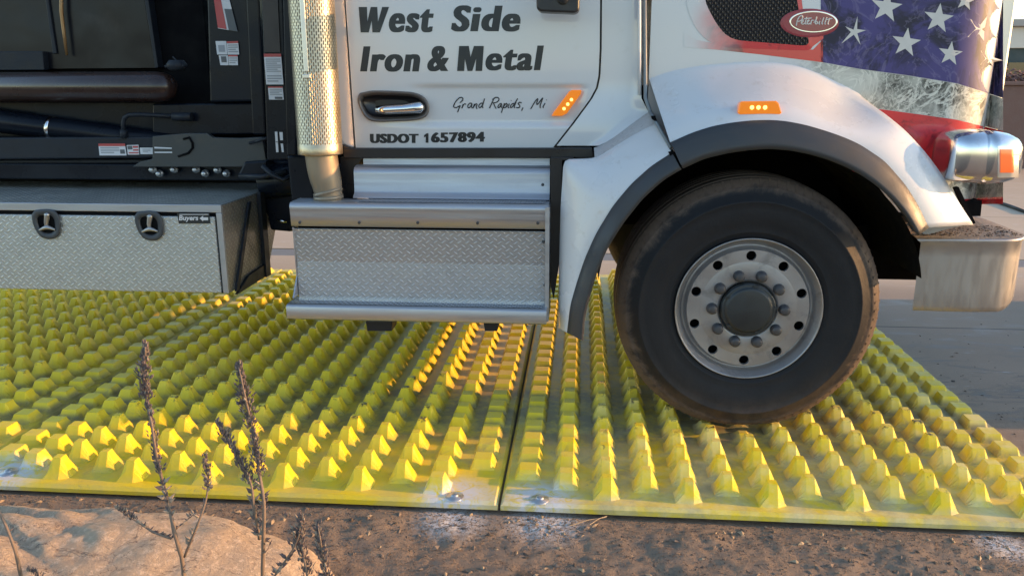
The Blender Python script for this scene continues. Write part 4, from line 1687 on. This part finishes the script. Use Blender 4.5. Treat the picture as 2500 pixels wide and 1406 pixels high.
pi_.tube([at(x, y, SY_) for x, y in cen], [.066, .068, .068, .067, .064, .060, .060, .060], 32)
pi_.tube([at(799, 464, SY_), at(801.5, 472, SY_)], [.064, .065], 32)
pi_.tube([at(801.5, 477, SY_), at(802.5, 486, SY_)], [.064, .064], 32)
pi_.build('exhaust_pipe', 'pipe', ex)

# ---- toolbox
BY0 = 3.50
bl, br = -3.3, at(549, 600, BY0).x
bz0, bz1 = at(550, 716, BY0).z, at(530, 500, BY0).z
BYB = 3.93
tb = bpy.data.objects.new('toolbox', None)
col.objects.link(tb)
tb.parent = truck
tb['_org'] = list(truck['_org'])
q = MB()
q.prism([Vector((bl, BY0+.012, bz0)), Vector((bl, 3.985, bz0)), Vector((bl, 4.29, bz1-.004)), Vector((bl, BY0+.012, bz1-.004))], (br-bl, 0, 0))
q.build('body', 'diamond_end', tb, bevel=.003)
q = MB()
q.grid([[Vector((lerp(bl, br-.004, i/4), y, bz1-.002)) for i in range(5)] for y in (BY0+.012, 4.29)])
q.build('top_panel', 'diamond_top', tb, fix=False)
q = MB()
zt0 = at(400, 518, BY0).z
q.box(bl, br, BY0-.004, BY0+.0125, zt0, bz1)
q.box(br-.027, br, BY0-.004, BY0+.012, bz0, zt0-.0005)
q.build('frame', 'alu', tb, bevel=.003)
q = MB()
q.box(bl, br-.033, BY0-.010, BY0+.010, bz0+.003, zt0-.018)
lid = q.build('door', 'diamond_box', tb, bevel=.004)
q = MB()
q.box(bl, br-.028, BY0+.005, BY0+.0118, bz0, zt0-.001)
q.build('door_seal', 'void', tb)


def latch(cx, cy):
    m = MB()
    op = [(-36, -22), (-30, -34), (0, -37), (22, -33), (33, -18), (36, 5), (34, 25), (22, 36), (4, 38), (-14, 32), (-26, 16), (-34, -4)]
    pl = smooth_poly(op+[op[0]], 49, 2)[:-1]
    yy = BY0-.010
    rows = [[at(cx+x*s_, cy+y*s_, yy+dy) for x, y in pl] for s_, dy in ((1, 0), (.98, -.009), (.9, -.012), (.66, -.009), (.6, -.002))]
    m.grid(rows, 0, True, True)
    m.add(rows[-1], [list(range(48))], 1)
    m.tube([at(cx+2, cy-20, yy-.008), at(cx, cy-4, yy-.010), at(cx+1, cy+8, yy-.010)], [.012, .010, .0075], 12, 2)
    m.tube([at(cx-17, cy+15, yy-.010), at(cx-6, cy+10, yy-.013), at(cx+2, cy+8, yy-.014), at(cx+10, cy+10, yy-.013), at(cx+21, cy+14, yy-.010)], [.004, .008, .011, .008, .004], 10, 2)
    m.lathe([(.0, -.012), (.010, -.011), (.011, .0)], at(cx+3, cy-22, yy-.006), 'Y', 14, 2)
    return m.build('latch', ['latch_rubber', 'void', 'latch_metal'], tb, fix=False)


M['latch_rubber'] = mat('slate_rubber', (.045, .052, .062), .5, 0, .15, 12)
M['latch_metal'] = mat('worn_zinc', (.45, .44, .43), .35, .8, .2, 20)
latch(113, 547)
latch(364, 551)
npl = MB()
npl.pp([(432, 521), (510, 521), (513, 546), (436, 546)], BY0-.014, .004)
npo = npl.build('nameplate', 'ink', tb, bevel=.001)
nl = MB()
nh = lambda x, y: at(x, y, BY0-.0152)
put_text(nl, 'Buyers', (437, 484, 526, 542), nh, .1, .03)
nl.add([nh(487, 533), nh(496, 527), nh(496, 531), nh(508, 531), nh(508, 538), nh(496, 538), nh(496, 541)], [list(range(7))])
nl.add([nh(438, 523), nh(509, 523), nh(509, 524.5), nh(438, 524.5)], [(0, 1, 2, 3)])
nl.build('nameplate_print', 'label_white', npo, fix=False)
br_ = MB()
pA, pB, pC = at(590, 716, BY0+.07), at(622, 600, BY0+.2), at(662, 662, BYB)
br_.prism([Vector((br+.003, BY0+.05, bz0-.004)), Vector((br+.003, BY0+.085, bz0-.004)), Vector((br+.003, BYB-.12, bz1-.03)), Vector((br+.003, BYB-.15, bz1-.03))], (.010, 0, 0))
br_.prism([Vector((br+.003, BY0+.05, bz0-.018)), Vector((br+.003, BYB, bz0-.018)), Vector((br+.003, BYB, bz0+.045)), Vector((br+.003, BY0+.20, bz0+.035))], (.012, 0, 0))
br_.box(br+.003, br+.022, BYB-.03, BYB+.03, bz0-.02, bz1)
br_.build('mounting_bracket', 'steel_dark', tb)

# ---- frame and hoist gear behind the cab
fr_ = MB()
fx0 = -4.0
fr_.box(fx0, .0, 4.00, 4.12, at(400, 440, 4.0).z, at(400, 402, 4.0).z)
fr_.box(fx0, .0, 5.08, 5.20, .86, 1.08)
fr_.build('frame_rail', 'navy', truck, bevel=.006)
u = MB()
u.pp([(-300, 338), (420, 334), (420, 386), (-300, 392)], 3.97, .14)
u.pp([(-300, 392), (380, 388), (380, 400), (-300, 402)], 4.02, .05)
u.build('subframe_rail', 'steel_dark', truck, bevel=.008)
u = MB()
u.pp([(372, 333), (455, 326), (505, 326), (520, 336), (585, 338), (640, 335), (650, 395), (600, 408), (322, 408), (340, 396), (372, 388)], 3.93, .03)
plate = u.build('mounting_plate', 'plate_grey', truck, bevel=.004)
bo = None
for px, py in ((372, 414), (389, 424), (424, 414), (478, 414), (500, 424), (530, 415), (552, 424), (637, 388), (640, 408), (672, 424)):
    c = at(px, py, 3.965)
    if bo is None:
        bo = MB().lathe([(.0, -.02), (.010, -.02), (.014, -.012), (.014, .0), (.019, .001), (.019, .012)], c, 'Y', 8).build('bolt', 'bolt', plate, fix=False)
        c0 = c
    else:
        o = bo.copy()
        col.objects.link(o)
        o.parent = plate
        o.location = c-c0
u = MB()
u.tube([at(448, 340, 3.928), at(462, 336, 3.926), at(470, 350, 3.926), at(470, 362, 3.926), at(460, 374, 3.928), at(435, 382, 3.928)], .006, 6)
u.build('bracket_loop', 'void', plate)
u = MB()
u.pp([(-300, 250), (380, 252), (460, 256), (640, 252), (640, 325), (-300, 338)], 4.12, .05)
u.build('back_panel', 'navy', truck)
cy_ = MB()
cA, cB = at(-260, 262, 4.05), at(455, 356, 4.05)
dirc = cB-cA
cy_.tube([cA, cA+dirc*.55, cA+dirc*.553, cA+dirc*.995, cB], [.060, .060, .057, .056, .045], 24)
cyl = cy_.build('hydraulic_cylinder', 'navy', truck)
u = MB().tube([cA+dirc*.544, cA+dirc*.556], .0625, 24)
u.build('cylinder_band', 'chrome', cyl)
u = MB()
u.tube([at(301, 338, 3.97), at(301, 300, 3.97), at(304, 288, 3.97), at(315, 281, 3.97), at(345, 280, 3.98), at(430, 285, 4.0)], .011, 10)
u.tube([at(302, 337, 3.97), at(302, 317, 3.97)], .018, 10)
u.tube([at(422, 285, 4.0), at(468, 286, 4.0)], .022, 8)
u.build('hydraulic_hose', 'steel_dark', truck)
# rolled tarp tube
rows = []
tz1, tz0 = 176, 250
cY = 4.0
ccz = at(200, 213, cY)
rad_ = (at(200, tz1, cY).z-at(200, tz0, cY).z)/2
xe = at(428, 213, cY).x
u = MB()
pts = [Vector((fx0, cY, ccz.z)), Vector((xe-.10, cY, ccz.z))]
rsz = [rad_, rad_]
for i in range(1, 9):
    t = i/8*math.pi/2
    pts.append(Vector((xe-.10+.10*math.sin(t), cY, ccz.z)))
    rsz.append(max(.004, rad_*math.cos(t)**.6))
u.tube(pts, rsz, 28)
u.build('roller_tube', 'brown_tube', truck)
u = MB()
c = at(432, 163, 3.99)
u.lathe([(.0, -.02), (.03, -.02), (.045, -.01), (.05, .01), (.035, .03)], c, 'Z', 20)
u.tube([c+Vector((-.05, -.02, 0)), c+Vector((.05, -.02, .004))], .008, 8)
u.tube([at(422, 139, 3.98), at(438, 156, 3.98)], .004, 6)
u.build('roller_bearing', 'steel_dark', truck)
# ribbed container wall at the far left, with glossy dented paint
k = NT('glossy_dented_black_paint')
k.set('Base Color', k.mix(k.ramp(k.noise(3.5, 5, .6, .5), .5, .8), (.004, .005, .009), (.022, .020, .022)))
k.set('Roughness', .28)
k.set('Specular IOR Level', .3)
k.bump(k.noise(2.6, 2, .4, .2), .03, .5)
M['dented'] = k.m
u = MB()
u.pp([(-300, -400), (352, -400), (352, 0), (378, 166), (-300, 172)], 4.10, .05)
con = u.build('hoist_body', 'dented', truck)
u = MB()
u.pp([(350, -400), (360, -400), (362, 0), (386, 166), (378, 168), (352, 0)], 4.085, .06)
u.pp([(110, -300), (118, -300), (118, 0), (138, 132), (128, 132), (110, 0)], 4.088, .02)
u.pp([(-300, 127), (104, 126), (108, 172), (-300, 174)], 4.06, .05)
u.build('rib', 'steel_dark', con, bevel=.004)
M['rust_strap'] = mat('copper_brown_strap', (.32, .19, .085), .4, .4, .3, 14)
u = MB()
u.tube([at(148, -200, 4.07), at(150, 30, 4.07), at(156, 80, 4.07), at(163, 136, 4.07)], [.010, .010, .009, .006], 8)
u.build('strap', 'rust_strap', con)
# black sheet stands for shade in the recess between hoist and cab guard
u = MB()
u.pp([(300, -400), (680, -400), (680, 330), (300, 330)], 4.75, .04)
u.build('gap_shade_sheet', 'void', truck)
u = MB()
u.pp([(512, -400), (600, -400), (602, 0), (624, 248), (512, 250), (505, 0)], 4.0, .10)
gd = u.build('cab_guard', 'navy', truck, bevel=.01)
u = MB()
u.pp([(596, -400), (628, -400), (632, 0), (648, 330), (616, 330), (600, 0)], 3.985, .06)
u.pp([(372, 254), (640, 252), (640, 328), (372, 332)], 4.03, .06)
u.build('guard_frame', 'navy', truck, bevel=.008)
M['umber'] = mat('umber_painted_steel', (.045, .037, .032), .5, 0, .2, 6, dirt=.2, dirtc=(.06, .055, .05))
u = MB()
u.pp([(636, -400), (690, -400), (690, 0), (706, 390), (652, 392), (638, 0)], 3.80, .12)
po = u.build('post', 'navy', truck, bevel=.006)
u = MB()
u.pp([(640, -300), (676, -300), (678, 0), (684, 128), (646, 128), (641, 0)], 3.793, .01)
u.build('post_facing', 'umber', po)
u = MB()
u.pp([(688, -300), (716, -300), (722, 130), (722, 380), (700, 380), (690, 0)], 3.70, .06)
u.build('guard_upright', 'navy', truck, bevel=.006)


def decal(poly, Y, parts, parent=truck, name='warning_decal'):
    """printed sticker: white field, then (u0,u1,v0,v1,material index) prints"""
    m = MB()
    m.pp(poly, Y, .001)
    a, b, c_, d_ = [Vector((*p, 0)) for p in poly]
    for u0, u1, v0, v1, mi in parts:
        q_ = []
        for uu, vv in ((u0, v0), (u1, v0), (u1, v1), (u0, v1)):
            p = a.lerp(b, uu).lerp(d_.lerp(c_, uu), vv)
            q_.append((p.x, p.y))
        m.pp(q_, Y-.0014, .001, mi)
    return m.build(name, ['label_white', 'label_red', 'label_ink', 'label_grey'], parent, fix=False)


lines = lambda v0, v1, n, u0=.08, u1=.92: [(u0, u1-(.2 if i % 3 == 2 else 0), lerp(v0, v1, i/n), lerp(v0, v1, (i+.5)/n), 3) for i in range(n)]
decal([(644, 132), (686, 132), (692, 207), (650, 207)], 3.790, [(0, 1, 0, .1, 1)] + lines(.16, .62, 7) + lines(.70, .95, 3), po)
decal([(654, 212), (690, 212), (693, 244), (657, 244)], 3.795, [(0, 1, 0, .1, 1)] + lines(.2, .7, 4) + [(.4, .9, .78, .95, 2)], po)
decal([(671, 322), (677, 322), (680, 372), (674, 372)], 3.795, [(.1, .9, .48, .52, 2)], po, 'letter_decal')
decal([(682, 323), (690, 323), (691, 343), (684, 343)], 3.795, [], po, 'letter_decal')
decal([(685, 351), (691, 351), (693, 372), (688, 372)], 3.795, [], po, 'letter_decal')
decal([(526, 101), (552, 101), (555, 134), (530, 134)], 3.993, [(.2, .8, .3, .8, 3)], gd)
decal([(553, 102), (581, 101), (584, 134), (556, 134)], 3.992, [(0, 1, 0, .15, 1)] + lines(.25, .9, 4), gd)
decal([(534, 136), (556, 136), (558, 160), (538, 160)], 3.993, [(.2, .8, .1, .7, 2)], gd)
decal([(557, 135), (580, 135), (581, 160), (559, 160)], 3.992, [(0, 1, 0, .15, 1)] + lines(.25, .9, 3), gd)
decal([(522, 0), (560, 0), (580, 78), (532, 70)], 3.993, [(0, .45, 0, .98, 1), (.55, 1, .3, 1, 2)], gd, 'flag_decal')
decal([(240, 351), (305, 351), (309, 380), (243, 380)], 3.962, [(0, 1, 0, .22, 1)] + lines(.32, .9, 3, .06, .75) + [(.78, .95, .5, .85, 2)])
decal([(309, 355), (338, 354), (340, 378), (312, 378)], 3.962, [(.05, .45, .08, .45, 2), (.5, .95, .1, .3, 1), (.5, .95, .45, .6, 1), (.1, .95, .75, .88, 1)], name='flag_decal')
decal([(341, 361), (373, 361), (374, 377), (343, 377)], 3.962, lines(.2, .8, 3, .2, .8))
decal([(377, 359), (419, 361), (419, 364), (377, 363)], 3.928, [], name='part_number_decal')
decal([(377, 371), (420, 371), (420, 374), (378, 374)], 3.928, [], name='part_number_decal')

# tank and brackets below the cab rear
u = MB()
u.tube([at(640, 445, 4.0), at(775, 432, 4.0)], .085, 24)
u.pp([(632, 390), (742, 395), (742, 430), (760, 480), (760, 560), (705, 566), (660, 562), (650, 520), (636, 450)], 4.0, .2)
u.pp([(596, 395), (650, 392), (650, 436), (580, 428)], 3.9, .1)
u.pp([(700, 380), (760, 380), (770, 520), (712, 500)], 3.75, .2)
ub = u.build('underbody', 'navy', truck, bevel=.01)
u = MB()
u.tube([at(640, 405, 3.86), at(665, 428, 3.86), at(690, 440, 3.86), at(720, 425, 3.9)], .012, 8)
u.tube([at(585, 430, 3.9), at(640, 432, 3.88), at(700, 418, 3.9)], .014, 8)
u.tube([at(610, 350, 3.9), at(652, 338, 3.85)], .008, 8)
u.build('air_hose', 'steel_dark', truck)
u = MB()
u.tube([at(675, 537, 3.96), at(688, 540, 3.955), at(700, 541, 3.96)], [.003, .008, .007], 8)
u.build('underbody_glint', 'chrome', truck)  # chrome sliver added to stand for a glint on the dark underbody
# transmission and far side underbody
u = MB()
u.box(-4.0, 1.6, 4.3, 4.9, .92, 1.3)
u.box(-4.0, -.2, 5.2, 5.9, 1.0, 1.9)
u.box(-4.0, -1.9, 4.15, 5.6, 1.3, 2.6)
u.build('drivetrain', 'void', truck)

# ================================================================== ROCK
bm = bmesh.new()
bmesh.ops.create_icosphere(bm, subdivisions=7, radius=1)
rc, rr_ = Vector((-1.67, 2.04, -.075)), Vector((.955, .43, .275))
for v in bm.verts:
    p = v.co.copy()
    pw = 2.7
    L = (abs(p.x)**pw+abs(p.y)**pw+abs(p.z)**pw)**(1/pw)
    p = p/L
    q = Vector((p.x*rr_.x, p.y*rr_.y, p.z*rr_.z))
    nrm = v.co.normalized()
    d = .018*mnoise.noise(q*3.2+Vector((3, 1, 9)))+.016*mnoise.noise(q*8)+.005*mnoise.noise(q*24)+.0022*mnoise.noise(q*60)
    # diagonal bedding cracks and broken ledges towards the left
    s_ = q.x*.62+q.y*1.2-q.z*.9+.10*mnoise.noise(q*2.5+Vector((8, 8, 8)))
    led = (s_*5.2) % 1.0
    wgt = sstep(.35, -.25, q.x)
    d -= wgt*.024*sstep(.25, .85, led)*sstep(1.0, .93, led)
    d -= wgt*.020*max(0, mnoise.noise(q*5+Vector((1, 5, 2))))
    q += nrm*d
    q.z -= .055*sstep(.0, -.75, q.x)
    v.co = rc+q
me = bpy.data.meshes.new('boulder')
bm.to_mesh(me)
bm.free()
for p_ in me.polygons:
    p_.use_smooth = True
me.materials.append(M['rock'])
o = bpy.data.objects.new('boulder', me)
col.objects.link(o)
tag(o, 'large tan sandstone boulder lying in the dirt before the mats', 'boulder')

# ================================================================== DRY PLANTS
rp = random.Random(11)


def dry_plant(label, root_px, Y, stems, heads, sparse, group='dead flower stalks by the boulder'):
    b = at(root_px[0], root_px[1], Y)
    t = thing('dried_plant', label, 'dried plant', (b.x, Y, 0), group)
    s = MB()
    for i, (pl, r0, r1) in enumerate(stems):
        pts = smooth_poly(pl, max(8, len(pl)*4), 2)
        P = [at(x, y, Y+.012*math.sin(k_*.35+i*2)) for k_, (x, y) in enumerate(pts)]
        if i == 0:
            P = [Vector((b.x+.01, Y, -.01)), P[0].lerp(Vector((b.x, Y, 0)), .5)] + P
        nP = len(P)
        s.tube(P, [1.35*lerp(r0, r1, j/(nP-1))*rp.uniform(.88, 1.12) for j in range(nP)], 6)
    s.build('stem', 'stem', t)
    m = MB()

    def husk(c, d, L, w_, mi):
        d = d.normalized()
        a = d.orthogonal().normalized()
        bb = d.cross(a)
        vs = [c] + [c+d*L*.4+(a*math.cos(q)+bb*math.sin(q))*w_ for q in (0, 1.57, 3.14, 4.71)] + [c+d*L]
        m.add(vs, [(0, 2, 1), (0, 3, 2), (0, 4, 3), (0, 1, 4), (5, 1, 2), (5, 2, 3), (5, 3, 4), (5, 4, 1)], mi, False)
    for pl, n_, wid, size in heads:
        pts = resample(pl, 60)
        for j in range(n_):
            f = rp.random()
            p = pts[min(59, int(f*60))]
            taper = .30+.70*min(1, f*2.2+.05)
            whorl = .7+.3*math.sin(f*44)
            c = at(p.x+rp.gauss(0, .42)*wid*taper, p.y+rp.uniform(-5, 5), Y+rp.gauss(0, .28)*wid*taper/F_PX*1.5)
            ctr = at(p.x, p.y+10, Y)
            d = (c-ctr)
            d = d+Vector((rp.gauss(0, .004), rp.gauss(0, .004), .008+rp.uniform(0, .006)))
            husk(c, d, size*rp.uniform(.8, 1.6), size*rp.uniform(.2, .36)*whorl, 1 if rp.random() < .22 else 0)
    for pl, n_, size in sparse:
        pts = resample(pl, 60)
        for j in range(n_):
            p = pts[rp.randrange(60)]
            c = at(p.x, p.y, Y)
            side = rp.choice((-1, 1))
            d = Vector((side*rp.uniform(.3, 1), rp.uniform(-.5, .5), rp.uniform(.3, 1.1)))
            L = size*rp.uniform(.8, 1.7)
            husk(c, d, L, L*rp.uniform(.12, .24), 1 if rp.random() < .4 else 0)
    m.build('seed_head', ['seed', 'husk'], t, fix=False)
    return t


p1 = [(455, 1500), (449, 1406), (445, 1363), (427, 1305), (414, 1239), (405, 1199), (392, 1158), (378, 1092), (370, 1029), (356, 976), (352, 914), (355, 847)]
p1b = [(450, 1359), (472, 1305), (490, 1261), (505, 1216), (508, 1172), (501, 1118)]
p1c = [(419, 1314), (378, 1301), (330, 1270), (285, 1241)]
p1d = [(430, 1291), (455, 1270), (473, 1255)]
dry_plant('tall dead stalk with a Y fork and a long seed spike, left of its twin', (455, 1560), 1.62, [(p1, .0042, .0014), (p1b, .0026, .0010), (p1c, .0022, .0008), (p1d, .0014, .0007)],
          [([(355, 843), (352, 914), (357, 975)], 430, 15, .010), ([(360, 985), (372, 1040), (380, 1100), (392, 1160)], 230, 12, .010), ([(501, 1115), (507, 1170), (507, 1190)], 120, 11, .009), ([(287, 1240), (330, 1268)], 50, 9, .010)],
          [([(392, 1158), (414, 1239), (420, 1260)], 26, .016), (p1b, 34, .013), (p1c, 34, .012), (p1d, 14, .010), ([(430, 1310), (449, 1400)], 8, .012)])
p2 = [(641, 1500), (641, 1406), (643, 1314), (646, 1225), (637, 1181), (628, 1118), (619, 1056), (601, 980), (583, 896)]
p2b = [(634, 1315), (619, 1234), (615, 1181), (592, 1136), (566, 1087), (530, 1034)]
p2c = [(641, 1350), (655, 1340), (660, 1322)]
dry_plant('tall dead stalk carrying two dark seed spikes over the boulder', (641, 1560), 1.66, [(p2, .0044, .0014), (p2b, .0030, .0010), (p2c, .0014, .0007)],
          [([(583, 892), (592, 940), (604, 990), (614, 1045)], 480, 17, .010), ([(618, 1052), (626, 1100), (634, 1160)], 280, 15, .010), ([(530, 1032), (550, 1062), (568, 1092)], 200, 12, .009), ([(570, 1095), (592, 1136), (614, 1180)], 220, 15, .010)],
          [([(615, 1181), (634, 1310)], 36, .016), ([(637, 1181), (646, 1225), (643, 1320)], 26, .016), (p2c, 8, .012)])
p3 = [(655, 1470), (668, 1406), (704, 1359), (730, 1314), (735, 1261)]
p3b = [(728, 1320), (742, 1360), (752, 1420)]
dry_plant('short dead stalk with bushy seed cluster by the boulder end', (655, 1560), 1.60, [(p3, .0030, .0010), (p3b, .0024, .0014)],
          [([(735, 1258), (733, 1300), (728, 1340)], 170, 17, .011), ([(733, 1330), (744, 1370), (752, 1406)], 140, 16, .011), ([(692, 1262), (708, 1262)], 16, 10, .008)],
          [([(668, 1406), (704, 1359)], 10, .013), (p3, 24, .014)])
p4 = [(796, 1470), (793, 1406), (788, 1350), (777, 1288)]
dry_plant('single short dead spike rightmost of the stalks', (796, 1560), 1.58, [(p4, .0026, .0010)],
          [([(775, 1284), (783, 1330), (792, 1380), (796, 1420)], 150, 13, .012)], [(p4, 30, .016)])
p5 = [(70, 1500), (51, 1406), (40, 1350), (22, 1301), (2, 1254), (-15, 1230)]
dry_plant('bare thin dead stem leaning out past the boulder', (70, 1560), 1.60, [(p5, .0036, .0024)], [([(68, 1392), (90, 1400), (100, 1420)], 60, 14, .010)], [(p5, 5, .012)])

# straw stalks on the dirt
for i, (a, b, lab) in enumerate((((1390, 1283), (1480, 1262), 'long thin straw lying on dirt at the mat edge'), ((1440, 1280), (1482, 1259), 'short bright straw crossing a longer one at the mat edge'))):
    pa, pb = onz(*a, .012), onz(*b, .016)
    o = MB().tube([pa, pa.lerp(pb, .5)+Vector((0, 0, .006)), pb], [.0022, .0018, .0014], 6).build('straw', 'straw', fix=False)
    tag(o, lab, 'straw')

# ================================================================== BACKGROUND
wl = MB()
wl.box(3.5, 16, 15.0, 15.4, -.02, 1.40)
wl.box(3.4, 16.1, 14.95, 15.45, 1.402, 1.46)
o = wl.build('retaining_wall', 'brown_wall', bevel=.01)
tag(o, 'low brown retaining wall beyond the pavement at right', 'wall')
hd_ = MB()
rh = random.Random(4)
for i in range(2600):
    c = Vector((rh.uniform(3.6, 15.8), rh.uniform(15.5, 16.2), 1.46+abs(rh.gauss(0, .10))))
    chip(hd_, c.x, c.y, c.z, rh.uniform(.03, .08), .03, .03, 0)
M['redleaf'] = mat('reddish_dry_leaf', (.20, .105, .085), .8, 0, .5, 8)
hd_.box(3.6, 15.9, 15.5, 16.2, 0.0, 1.47)
o = hd_.build('hedge', 'redleaf', fix=False)
tag(o, 'low reddish groundcover planted behind the brown wall', 'hedge')
bd_ = thing('building', 'dark teal building with cream upper band behind the wall', 'building', (14, 29, 0))
q = MB().box(9, 26, 26, 32, 0, 2.35)
wbd = q.build('wall', 'teal', bd_)
q = MB()
q.box(8.9, 26.1, 25.9, 32.1, 2.352, 2.95)
q.build('upper_wall', 'cream', bd_, bevel=.02)
for i in range(6):
    MB().box(9.8+i*2.6, 11.4+i*2.6, 25.95, 25.99, 1.15, 1.95).build('window', 'glass', bd_)
q = MB().box(8.7, 26.3, 25.7, 32.3, 2.952, 3.15)
q.build('roof', 'block', bd_, bevel=.02)


def tree(x, y, hgt_, lab):
    t = thing('tree', lab, 'tree', (x, y, 0), 'trees behind the teal building')
    m = MB()
    m.tube([(x, y, -.1), (x+.05, y, hgt_*.35), (x-.08, y+.1, hgt_*.7), (x, y, hgt_*.9)], [.28, .2, .12, .04], 10)
    rt = random.Random(int(x*10))
    ends = []
    for i in range(11):
        a = rt.uniform(0, 6.28)
        z0 = hgt_*rt.uniform(.3, .75)
        e = Vector((x+math.cos(a)*rt.uniform(1, 2.4), y+math.sin(a)*rt.uniform(1, 2.4), z0+rt.uniform(.6, 1.8)))
        m.tube([(x, y, z0), Vector((x, y, z0)).lerp(e, .5)+Vector((0, 0, -.15)), e], [.08, .05, .015], 6)
        ends.append(e)
    m.build('trunk', 'bark', t)
    f = MB()
    for i in range(5200):
        e = rt.choice(ends)
        c = e+Vector((rt.gauss(0, .55), rt.gauss(0, .55), rt.gauss(0, .45)))
        chip(f, c.x, c.y, c.z, rt.uniform(.05, .11), .05, .02, 0)
    f.build('crown', 'leaf', t, fix=False)


tree(19.5, 36, 7.5, 'grey green tree whose leaves show above the cream band')
tree(25.0, 38, 8.5, 'taller grey green tree farther right behind the building')
tree(14.5, 37, 7.0, 'grey green tree hidden mostly by the truck hood')
# hose on the far pavement
o = MB().tube([onz(2405, 485, .02), onz(2440, 495, .02), onz(2470, 505, .02), onz(2510, 520, .02), (7.0, 9.6, .02)], .02, 8).build('hose', 'cable')
tag(o, 'dark hose lying on the sunlit pavement past the headlight', 'hose')
# unseen stacked blocks added out to the right to shade pavement and mat
for i, (bx0, bz, lab) in enumerate(((4.3, 0.0, 'lower added block shading the pavement from out of view'), (4.34, .505, 'upper added block shading the pavement from out of view'))):
    q = MB()
    q.box(bx0, bx0+.7, 3.66, 5.9, bz, bz+.5)
    o = q.build('shade_block', 'block', bevel=.03)
    tag(o, lab, 'concrete block', 'added blocks that shade the pavement')

for o in bpy.data.objects:
    if '_org' in o:
        del o['_org']
